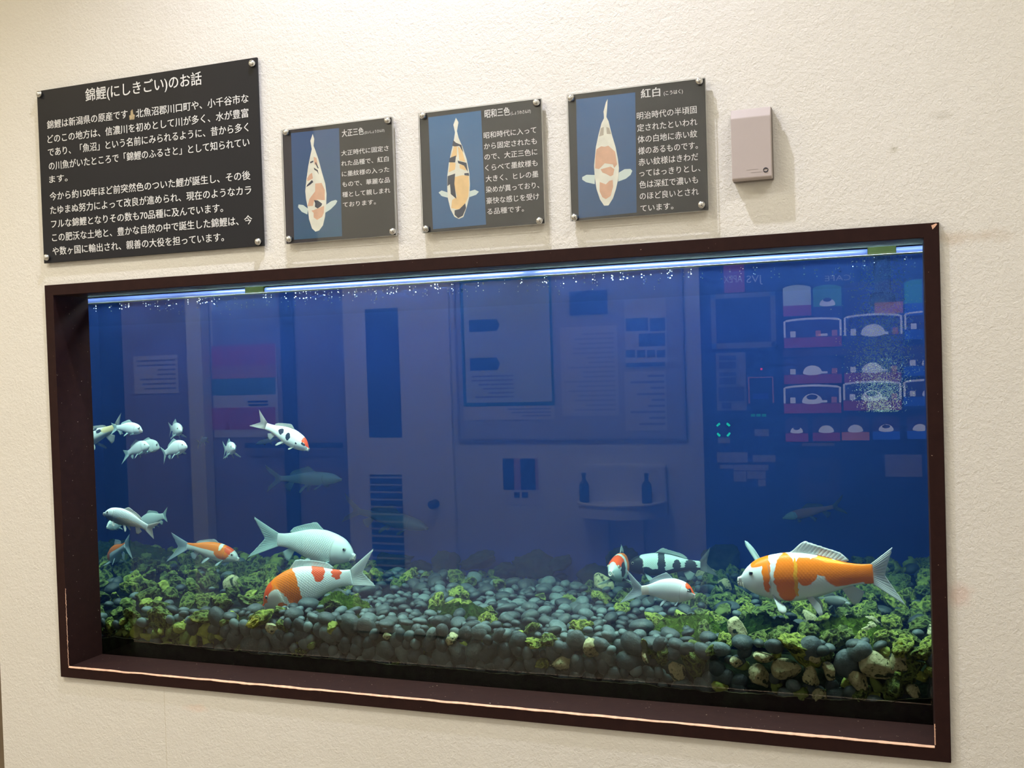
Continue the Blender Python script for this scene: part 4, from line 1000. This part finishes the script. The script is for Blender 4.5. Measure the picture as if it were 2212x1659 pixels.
koi('small white koi with a red cap in front of the black and white koi', (1502, 1284), (1386, 1276), .30, .31,
    fish_material('koi_small_cap', (.82, .84, .84), [(.075, .95, .115, .45, RED), (.095, .55, .035, .3, BLACK), (.97, 0, .12, 1.4, (.84, .74, .66))], belly=(.80, .78, .72), scales=.25),
    FC_, hpx=50, wf=1.1, arch=.05, tpx=((1354, 1230), (1339, 1303)), pec=(.35, -1.0), pec_len=.13, dors=.12)
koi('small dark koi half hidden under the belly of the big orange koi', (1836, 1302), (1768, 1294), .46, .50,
    fish_material('koi_small_dark', (.16, .17, .15), [(.02, -.3, .10, .9, (.7, .74, .70))], scales=.2), FD_, hpx=22, hi=False, pec_len=.12)
DEEP = [('dim white koi deep in the tank below the red-capped diver', (738, 1034), (605, 1034), 1.17, 1.17, SMALLW),  # dark and bluish bodies have the dim, hazy water put into their colour
        ('shadowy dark koi far back above the grey pebbles', (925, 1140), (775, 1105), 1.15, 1.15, fish_material('koi_deep_dimmed', (.10, .13, .15), [], scales=.2)),
        ('faint pale koi close beside the pole reflection', (447, 946), (430, 957), 1.0, 1.05, SMALLW), ('faint koi tinted haze blue under the diving red-capped koi', (553, 958), (606, 946), 1.0, 1.05, fish_material('koi_deep_hazed', (.30, .45, .50), [], scales=.2)),
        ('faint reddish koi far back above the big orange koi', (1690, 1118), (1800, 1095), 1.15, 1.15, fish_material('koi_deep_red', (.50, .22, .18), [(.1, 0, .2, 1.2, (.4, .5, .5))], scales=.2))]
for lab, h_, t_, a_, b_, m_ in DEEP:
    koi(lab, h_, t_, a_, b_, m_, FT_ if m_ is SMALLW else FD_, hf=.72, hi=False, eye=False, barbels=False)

# ------------------------------------------------------------------ the room the glass mirrors
def mrect(px0, py0, px1, py1, dist):
    my, mx = (py0+py1)/2, (px0+px1)/2
    return (float(mir(px0, my, dist)[0]), float(mir(px1, my, dist)[0]), float(mir(mx, py1, dist)[2]), float(mir(mx, py0, dist)[2]))
def plate(mb, r, dist, th, bevel=0.):
    return mb.box((r[0], -dist-.0005, r[2]), (r[1], -dist+th, r[3]), bevel)
PAPER = pm('paper_white', (.72, .70, .66), .7, vary=.03); GREYINK = pm('ink_grey', (.25, .25, .27), .7); LB = 3.9
def text_rows(mb, r, dist, n, fill=(.55, .95), seed=1, th=.0014, hh=.35):
    R = random.Random(seed); w_ = r[1]-r[0]; step = (r[3]-r[2])/n
    for i in range(n):
        z = r[3]-step*(i+.5); L = w_*R.uniform(*fill); mb.box((r[1]-L, -dist, z-step*hh*.5), (r[1], -dist+th, z+step*hh*.5))
# doorway post and papers of the lobby
r = mrect(424, 640, 456, 1000, LB); MB().box((r[0], -LB, FLOOR), (r[1], -LB+.10, CEIL), .004).build('post', pm('post_cream', (.85, .84, .66), .5)); p_ = bpy.data.objects['post']
tag(p_, 'pale metal post standing by the tall red banded poster', 'post')
r = mrect(612, 640, 640, 1000, LB); t = tag(MB().box((r[0], -LB, FLOOR), (r[1], -LB+.02, CEIL)).build('trim_2', pm('lobby_dark', (.03, .03, .035), .4)), kind='structure')
t = thing('poster', 'tall poster of red, green and white bands beside the pale post', 'poster', (mrect(458, 640, 597, 945, LB)[0], -LB, mrect(458, 640, 597, 945, LB)[2]))
r0 = mrect(458, 600, 597, 945, LB); plate(MB(), r0, LB, .004).build('sheet', PAPER, t)
for (y0, y1, c_, nm) in [(612, 668, (.40, .50, .50), 'pale'), (668, 745, (.34, .32, .45), 'violet'), (745, 817, (.62, .07, .09), 'red'), (790, 817, (.60, .25, .14), 'orange'), (817, 853, (.10, .30, .24), 'green'), (880, 928, (.60, .05, .08), 'red')]:
    r = mrect(459, y0, 596, y1, LB); MB().box((r[0], -LB+.003, r[2]), (r[1], -LB+.0055 + (.001 if nm == 'orange' else 0), r[3])).build('colour_band', pm('band_'+nm, c_, .5, vary=.2, scale=6), t)
r = mrect(528, 864, 580, 878, LB); mb = MB(); text_rows(mb, r, LB-.0035, 2, (.8, 1), 4, hh=.6); mb.build('printed_line', pm('ink_blue', (.02, .03, .15), .6), t)
t = thing('notice', 'white notice with lines of text on the lobby wall', 'notice', (mrect(290, 768, 385, 850, LB)[0], -LB, mrect(290, 768, 385, 850, LB)[2]))
r = mrect(290, 768, 385, 850, LB); plate(MB(), r, LB, .004).build('sheet', PAPER, t)
mb = MB(); text_rows(mb, (r[0]+.02, r[1]-.02, r[2]+.02, r[3]-.02), LB-.0035, 7, (.4, 1), 2); mb.build('printed_line', GREYINK, t)
r = mrect(540, 955, 748, 966, LB)
t = thing('handrail', 'dark handrail along the lobby wall under the red banded poster', 'handrail', ((r[0]+r[1])/2, -LB, r[2]))
MB().box((r[0], -LB+.04, r[2]), (r[1], -LB+.07, r[3]), .006).build('bar', pm('rail_dark', (.03, .03, .04), .4), t)
for xx in (r[0]+.06, (r[0]+r[1])/2, r[1]-.06): MB().box((xx-.012, -LB-.003, r[2]+.006), (xx+.012, -LB+.045, r[3]-.006)).build('bracket', pm('rail_dark', (.03, .03, .04), .4), t)

# the door with its slit window and louvre
DB = 3.3
d_ = tag(MB().box((mrect(756, 700, 983, 1250, DB)[0], -DB, FLOOR+.01), (mrect(756, 700, 983, 1250, DB)[1], -DB+.035, 1.25), .004).build('door_1', pm('door_cream', (.82, .79, .70), .5, vary=.03)), 'cream door with a narrow dark window and a louvre', kind='structure')
r = mrect(791, 560, 862, 945, DB-.035); MB().box((r[0], -DB+.03, r[2]), (r[1], -DB+.0365, 1.15)).build('door_window', pm('slit_dark', (.025, .03, .04), .15), d_)
r = mrect(803, 1025, 872, 1262, DB-.035); MB().box((r[0], -DB+.03, r[2]), (r[1], -DB+.036, r[3])).build('louvre_back', pm('louvre_dark', (.05, .05, .05), .6), d_)
mb = MB()
for k in range(15):
    z = r[3]-(k+.3)*(r[3]-r[2])/15; mb.box((r[0], -DB+.034, z-.009), (r[1], -DB+.050, z))
mb.build('louvre_slats', pm('louvre_metal', (.50, .47, .40), .4), d_)
q = mir(940, 1088, DB-.04); MB().lathe([(.026, 0), (.026, .006), (.010, .010), (.010, .03), (.024, .038), (.026, .055), (0, .062)], (q[0], -DB+.035, q[2]), (0, 1, 0), 20).build('door_knob', pm('knob_dark', (.10, .09, .08), .3, metal=.7), d_, True)
for k in bpy.data.objects:                # children of a door share its local frame
    pass

# the notice board and what hangs on it
r = mrect(990, 560, 1474, 946, DB); bt = thing('notice_board', 'wide grey notice board covered with posters', 'notice board', ((r[0]+r[1])/2, -DB, r[2]))
BZ1 = r[2]+.98
MB().box((r[0], -DB, r[2]), (r[1], -DB+.012, BZ1)).build('board', pm('board_felt', (.50, .49, .47), .8, vary=.05), bt)
mb = MB()
for (a, b, c, d) in ((r[0]-.012, r[0], r[2]-.012, BZ1+.012), (r[1], r[1]+.012, r[2]-.012, BZ1+.012), (r[0], r[1], r[2]-.012, r[2]), (r[0], r[1], BZ1, BZ1+.012)): mb.box((a, -DB, c), (b, -DB+.018, d))
mb.build('board_frame', pm('board_alu', (.45, .44, .42), .35, metal=.6), bt)
B1 = DB-.013
def sheet_on_board(name, label, px0, py0, px1, py1, mat=PAPER):
    r = mrect(px0, py0, px1, py1, B1); t = thing(name, label, name.split('_')[-1], ((r[0]+r[1])/2, -B1, r[2])); plate(MB(), r, B1, .002).build('sheet', mat, t); return t, r
GREENP = pm('print_green', (.03, .22, .15), .5); DGREEN = pm('print_dark_green', (.02, .12, .13), .5)
t, r = sheet_on_board('poster', 'large poster with a green border and white foot strip on the notice board', 997, 600, 1194, 907)
r = mrect(997, 600, 1194, 877, B1); MB().box((r[0], -B1+.001, r[2]), (r[1], -B1+.003, r[3])).build('green_border', GREENP, t)
r = mrect(1004, 606, 1189, 869, B1); MB().box((r[0], -B1+.002, r[2]), (r[1], -B1+.004, r[3]), .0009).build('inner_sheet', pm('paper_greenish', (.60, .68, .60), .6, vary=.04, scale=3), t)
for (a, b, c, d) in ((1014, 690, 1080, 716), (1016, 773, 1081, 800)):
    r = mrect(a, b, c, d, B1); MB().prism([(r[0], -B1+.0035, r[2]), (r[1]-.02, -B1+.0035, r[2]), (r[1], -B1+.0035, (r[2]+r[3])/2), (r[1]-.02, -B1+.0035, r[3]), (r[0], -B1+.0035, r[3])], (0, .0015, 0)).build('green_tag', DGREEN, t)
r = mrect(1012, 808, 1110, 862, B1); mb = MB(); text_rows(mb, r, B1-.0038, 6, (.55, 1), 6); mb.build('printed_line', GREYINK, t)
r = mrect(1030, 880, 1190, 902, B1); mb = MB(); text_rows(mb, r, B1-.0018, 3, (.3, .9), 9); mb.build('printed_line', GREYINK, t)
t, r = sheet_on_board('notice', 'plain white notice full of text in the middle of the notice board', 1212, 705, 1335, 898)
mb = MB(); text_rows(mb, (r[0]+.02, r[1]-.02, r[2]+.02, r[3]-.03), B1-.0018, 17, (.5, 1), 3); mb.build('printed_line', pm('ink_pale', (.45, .45, .45), .7), t)
t, r = sheet_on_board('card', 'dark blue card pinned above the white text notice', 1230, 628, 1312, 680, pm('card_blue', (.02, .06, .20), .5))
t, r = sheet_on_board('leaflet', 'leaflet with rows of small blue pictures at the board edge', 1350, 645, 1440, 793)
for (a, b, c, d) in ((1352, 687, 1400, 715), (1404, 687, 1437, 715), (1380, 720, 1437, 748), (1352, 756, 1372, 772), (1376, 756, 1394, 772), (1398, 756, 1415, 772), (1419, 756, 1437, 772), (1352, 783, 1437, 792)):
    r = mrect(a, b, c, d, B1); MB().box((r[0], -B1+.001, r[2]), (r[1], -B1+.003, r[3])).build('small_picture', pm('picture_blue', (.10, .22, .38), .5, vary=.5, scale=30), t)
t, r = sheet_on_board('leaflet', 'text leaflet hanging below the leaflet with blue pictures', 1350, 802, 1440, 930)
mb = MB(); text_rows(mb, (r[0]+.02, r[1]-.01, r[2]+.02, r[3]-.01), B1-.0018, 9, (.3, .95), 8); mb.build('printed_line', GREYINK, t)
# small sign below the board
r = mrect(1086, 990, 1164, 1090, DB); t = thing('wall_sign', 'small wall sign with dark blue and pink upright panels', 'sign', ((r[0]+r[1])/2, -DB, r[2])); plate(MB(), r, DB, .003).build('sheet', pm('paper_cream', (.74, .68, .56), .7), t)
for k, (a, b) in enumerate(((1087, 1111), (1111, 1125), (1125, 1157), (1157, 1163))):
    r = mrect(a, 990, b, 1058, DB); MB().box((r[0], -DB+.002, r[2]), (r[1], -DB+.0045, r[3])).build('colour_panel', pm('panel_navy', (.02, .035, .10), .5) if k % 2 == 0 else pm('panel_pink', (.50, .22, .24), .5), t)
for (a, b) in ((1111, 1123), (1128, 1141)):
    r = mrect(a, 1063, b, 1075, DB); MB().box((r[0], -DB+.002, r[2]), (r[1], -DB+.0045, r[3])).build('small_square', pm('panel_navy', (.02, .035, .10), .5), t)
# wall shelf with a rounded front, two dark bottles on it
r = mrect(1246, 1006, 1432, 1124, DB-.12); xm = (r[0]+r[1])/2; zs = mir(1340, 1092, DB-.2)[2]
WPL = pm('white_plastic', (.78, .76, .70), .35); t = thing('wall_shelf', 'white plastic wall shelf with a rounded front under the notice board', 'shelf', (xm, -DB, r[2]))
MB().box((r[0], -DB, zs-.06), (r[1], -DB+.03, r[3]), .01).build('back_panel', WPL, t)
hw = (r[1]-r[0])/2; pts = [(xm+hw*math.cos(a), -DB+.028+.24*math.sin(a)**.7, zs-.07) for a in np.linspace(0, PI, 33)]
mb = MB(); mb.prism(pts, (0, 0, .07)); mb.build('tray', WPL, t)
mb = MB(); mb.tube([(p[0], p[1], zs+.004) for p in pts], .010, 8); mb.build('rim', WPL, t, True)
for xx in (xm-.10, xm+.10): MB().box((xx-.012, -DB, FLOOR), (xx+.012, -DB+.05, zs-.068)).build('leg', WPL, t)
for (px, lab) in ((1263, 'dark bottle at the door end of the white shelf'), (1398, 'dark bottle at the machine end of the white shelf')):
    q = mir(px, 1060, DB-.09); MB().lathe([(.026, 0), (.028, .004), (.028, .10), (.018, .118), (.011, .124), (.011, .150), (.014, .152), (.014, .165), (0, .167)], (q[0], -DB+.10, zs+.0005), n=20).build('bottle', pm('bottle_dark', (.03, .06, .06), .3), None, True)
    o = [k for k in bpy.data.objects if k.name.startswith('bottle')][-1]; tag(o, lab, 'bottle', 'bottles on the wall shelf')

# the lit coffee vending machine
VD = 2.6; VX0 = mir(1517, 900, VD)[0]; VX1 = 2.62
vm = thing('vending_machine', 'tall black coffee vending machine with lit rows of drink panels', 'vending machine', ((VX0+VX1)/2, -2.95, FLOOR))
VBLK = pm('machine_black', (.014, .014, .018), .3)
MB().box((VX0, BW+.02, FLOOR+.06), (VX1, -VD, 1.24), .012).build('cabinet', VBLK, vm)
MB().box((VX0+.03, BW+.05, FLOOR), (VX1-.03, -VD-.04, FLOOR+.06)).build('plinth', pm('machine_plinth', (.01, .01, .01), .6), vm)
def lit(name, col, e): return pm('lit_'+name, col, .5, emit=e, vary=.15, scale=9)
def vplate(name, px0, py0, px1, py1, m, th=.004, bevel=0., lift=0.):
    r = mrect(px0, py0, px1, py1, VD); return MB().box((r[0], -VD+lift-.0005, r[2]), (r[1], -VD+lift+th, r[3]), bevel).build(name, m, vm)
def arch_pts(r, y, rise):
    n = 12; x0, x1, z0, z1 = r
    return [(x1, y, z0), (x1, y, z1-rise)]+[(x1+(x0-x1)*f, y, z1-rise+rise*math.sin(PI*f)**.55) for f in np.linspace(.04, .96, n)]+[(x0, y, z1-rise), (x0, y, z0)]
E_ = 2.6
LR, LW, LD, LG, LT, LB_, LO = lit('red', (.42, .02, .035), E_*.55), lit('white', (.80, .82, .95), E_), lit('brown', (.055, .03, .05), E_*.6), lit('green', (.08, .30, .12), E_), lit('teal', (.05, .38, .34), E_), lit('blue', (.02, .10, .55), E_), lit('orange', (.50, .16, .05), E_)
def X7(x): return 1480+x/2.7655
def Y7(y): return 500+y/2.7655
def drink(x0, y0, x1, y1, fill, foot, outline=False, cup=None, seed=0):
    r = mrect(X7(x0), Y7(y0), X7(x1), Y7(y1), VD); hz = r[3]-r[2]; y = -VD
    mb = MB(); mb.prism(arch_pts(r, y-.0005, hz*.10), (0, .004, 0)); c = mb.build('drink_panel', fill, vm)
    o_ = wl(c)
    def add(nm, mb, m):
        q = mb.build(nm, m, c); return q
    add('price_strip', MB().box((r[0], y+.003, r[2]), (r[1], y+.006, r[2]+hz*.34)), foot)
    if outline:
        pts = arch_pts((r[0]+.004, r[1]-.004, r[2]+hz*.36, r[3]-.004), y+.0045, hz*.08); add('white_outline', MB().tube(pts, .0048, 6), LW)
    xc, zc = (r[0]+r[1])/2, r[2]+hz*.50; wd = r[1]-r[0]
    if cup:
        w2 = min(wd*.24, hz*.30); mb = MB(); mb.prism([(xc+w2*1.15*math.cos(a), y+.004, zc-.1*hz+(w2*.95 if math.sin(a) > 0 else w2*.28)*math.sin(a)) for a in np.linspace(0, 2*PI, 29)[:-1]], (0, .003, 0)); add('cup_picture', mb, LW)
        if cup == 'dark': mb = MB(); mb.prism([(xc+w2*.62*math.cos(a), y+.0065, zc+w2*.22+w2*.30*math.sin(a)) for a in np.linspace(0, 2*PI, 25)[:-1]], (0, .002, 0)); add('coffee_picture', mb, LD)
    if wd > .2:
        for f, m in ((.12, LO), (.84, LW), (.40, LO)):
            px_ = r[1]-wd*f; MB_b = MB().box((px_-.012, y+.004, r[2]+hz*.36), (px_+.012, y+.0062, r[2]+hz*.56), .001); add('small_cup', MB_b, m)
        add('price_tag', MB().box((r[0]+wd*.60, y+.004, r[2]+hz*.37), (r[0]+wd*.76, y+.0062, r[2]+hz*.45)), LW)
    return c
LCREAM = lit('cream', (.50, .62, .60), E_*.8)
drink(585, 320, 752, 505, LCREAM, LR); drink(765, 318, 935, 515, LG, LD, cup='dark'); drink(950, 300, 1120, 500, LD, LD); drink(1130, 290, 1300, 490, LD, LO); drink(1310, 285, 1480, 500, LT, LB_)
drink(590, 515, 935, 692, LD, LR, True); drink(950, 490, 1298, 690, LD, LD, True, 'pale'); drink(1310, 470, 1660, 640, LD, LB_, True)
drink(590, 750, 935, 908, LD, LR, False, 'pale'); drink(950, 730, 1290, 900, LD, LR, False, 'pale'); drink(1305, 690, 1650, 860, LD, LB_, False, 'pale')
drink(590, 915, 932, 1085, LD, LR, True, 'dark'); drink(945, 892, 1292, 1068, LD, LR, True, 'dark'); drink(1305, 880, 1650, 1040, LD, LB_, True, 'pale')
for k, (a, b) in enumerate(((600, 735), (762, 925), (935, 1100), (1120, 1282), (1325, 1480))): drink(a, 1110-k*3, b, 1255-k*4, LD, (LR, LR, LO, LB_, LB_)[k], False, ('dark', 'pale', 'pale', 'dark', 'pale')[k])
vplate('shelf_edge', X7(585), Y7(694), X7(1440), Y7(738), pm('machine_bronze', (.20, .10, .075), .4), .010)
vplate('red_block', 1564, 572, 1608, 632, lit('signred', (.40, .02, .03), 1.2))
q0, q1 = mir(1648, 612, VD), mir(1613, 612, VD); a0, a1 = mir(1604, 612, VD), mir(1564, 612, VD); c0, c1 = mir(1838, 607, VD), mir(1782, 607, VD)
write('lettering', [('JVS', q0, q0[0]-q1[0], .045), ('APEX', a0, a0[0]-a1[0], .045), ('CAFE', c0, c0[0]-c1[0], .034)], lit('letters', (.45, .44, .52), 3), vm, (-1, 0, 0), -VD+.0048)
r = mrect(1537, 633, 1676, 752, VD); mb = MB(); t8 = .022
for (a, b, c, d) in ((r[0], r[0]+t8, r[2], r[3]), (r[1]-t8, r[1], r[2], r[3]), (r[0], r[1], r[2], r[2]+t8*1.2), (r[0], r[1], r[3]-t8, r[3])): mb.box((a, -VD, c), (b, -VD+.012, d))
mb.build('screen_frame', pm('machine_grey', (.42, .40, .40), .4), vm); MB().box((r[0]+t8, -VD, r[2]+t8), (r[1]-t8, -VD+.004, r[3]-t8)).build('screen', pm('screen_off', (.03, .035, .05), .12), vm)
pnl = vplate('payment_panel', 1548, 762, 1612, 887, pm('machine_silver', (.42, .38, .38), .4), .006, .002)
for (a, b, c, d) in ((1554, 768, 1590, 778), (1554, 782, 1590, 796), (1554, 804, 1590, 812), (1554, 816, 1590, 830), (1553, 836, 1608, 866), (1560, 870, 1580, 882)): vplate('payment_slot', a, b, c, d, pm('slot_dark', (.10, .07, .09), .4), .003, .0, .0062)
r = mrect(1618, 815, 1670, 871, VD); mb = MB(); mb.tube([(r[0], -VD+.003, r[2]), (r[0], -VD+.003, r[3]), (r[1], -VD+.003, r[3]), (r[1], -VD+.003, r[2])], .004, 6); mb.build('reader_outline', lit('readerorange', (.6, .2, .08), 1.0), vm)
vplate('reader_text', 1626, 850, 1660, 862, lit('readerblue', (.02, .05, .5), 1.0), .003)
vplate('indicator', 1643, 795, 1647, 799, lit('ledred', (1, .02, .08), 10), .004)
for k in range(3): vplate('indicator', 1622+k*12, 894, 1631+k*12, 900, lit('ledgreen', (.0, .5, .25), 2), .003)
q = mir(1563, 928, VD)
for k in range(4):
    a0_ = PI/4+k*PI/2; MB().tube([(q[0]+.034*math.cos(a0_+d), -VD+.004, q[2]+.034*math.sin(a0_+d)) for d in np.linspace(-.28, .28, 6)], .005, 6).build('ring_light', lit('ringgreen', (.0, .75, .38), 11), vm)
LBL = pm('label_grey', (.50, .46, .44), .6, vary=.15, scale=40)
for (a, b, c, d) in ((1551, 945, 1577, 957), (1549, 977, 1615, 999), (1626, 983, 1675, 998), (1630, 927, 1661, 942), (1555, 1004, 1584, 1012), (1585, 1004, 1660, 1016), (1585, 1018, 1612, 1040), (1614, 1018, 1654, 1034), (1638, 1036, 1654, 1050), (1912, 982, 1992, 1030)): vplate('sticker', a, b, c, d, LBL, .002)
vplate('handle_bar', 1733, 957, 1803, 963, pm('bar_bronze', (.42, .34, .20), .3), .02, .003)
vplate('outlet_frame', 1727, 993, 1815, 1082, pm('machine_dim', (.09, .075, .085), .4), .008, .002); vplate('outlet_window', 1750, 1008, 1790, 1040, pm('screen_off', (.03, .035, .05), .12), .004, 0, .0082)

# ------------------------------------------------------------------ bubbles
R = random.Random(5)
def sphere_cloud(items, name, mat):
    bm = bmesh.new(); bmesh.ops.create_icosphere(bm, subdivisions=1, radius=1); bv = np.array([tuple(v.co) for v in bm.verts]); bf = np.array([[v.index for v in f.verts] for f in bm.faces]); bm.free()
    V = np.concatenate([bv*r+np.array(c) for c, r in items]); F = np.concatenate([bf+i*len(bv) for i in range(len(items))])
    me = bpy.data.meshes.new(name); me.from_pydata(V.tolist(), [], F.tolist()); me.update(); return mesh_obj(name, me, mat, None, True)
items = []
for _ in range(300):
    y = GY+.02+abs(R.gauss(0, .22)); x = R.uniform(-.35, 2.25); k = mnoise.noise((x*3, y*3, 4))
    if k < -.15 and R.random() < .7: continue
    items.append(((x, y, WATER-.003-R.random()*.006), R.uniform(.0009, .0021)))
BUB = pm('bubble_white', (.75, .85, .88), .15)
o = tag(sphere_cloud(items, 'bubbles', BUB), 'tiny white bubbles floating under the water surface', 'bubbles', kind='stuff')
items = []
for _ in range(9000):
    f = R.random(); py = 560+330*f**.8; px = 1905+R.gauss(0, 18+14*math.sin(f*PI)); Y = .62+R.gauss(0, .06)
    p = at(px, py, Y); items.append((tuple(p), R.uniform(.0005, .0014)))
o = tag(sphere_cloud(items, 'bubble_plume', pm('bubble_green', (.42, .52, .38), .5)), 'greenish plume of fine air bubbles under the filter inlet', 'bubbles', kind='stuff')
p = at(1905, 560, .62); fp = thing('filter_pipe', 'dull green filter inlet pipe above the bubble plume', 'pipe', (p[0], .62, .95))
MB().tube([(p[0], .62, 1.088), (p[0], .62, .93)], .020, 16).build('pipe', pm('pipe_green', (.06, .075, .03), .5, vary=.3), fp, True)
MB().lathe([(.020, 0), (.030, .004), (.030, .03), (.020, .034)], (p[0], .62, .915), n=20).build('strainer', pm('pipe_green', (.06, .075, .03), .5), fp, True)
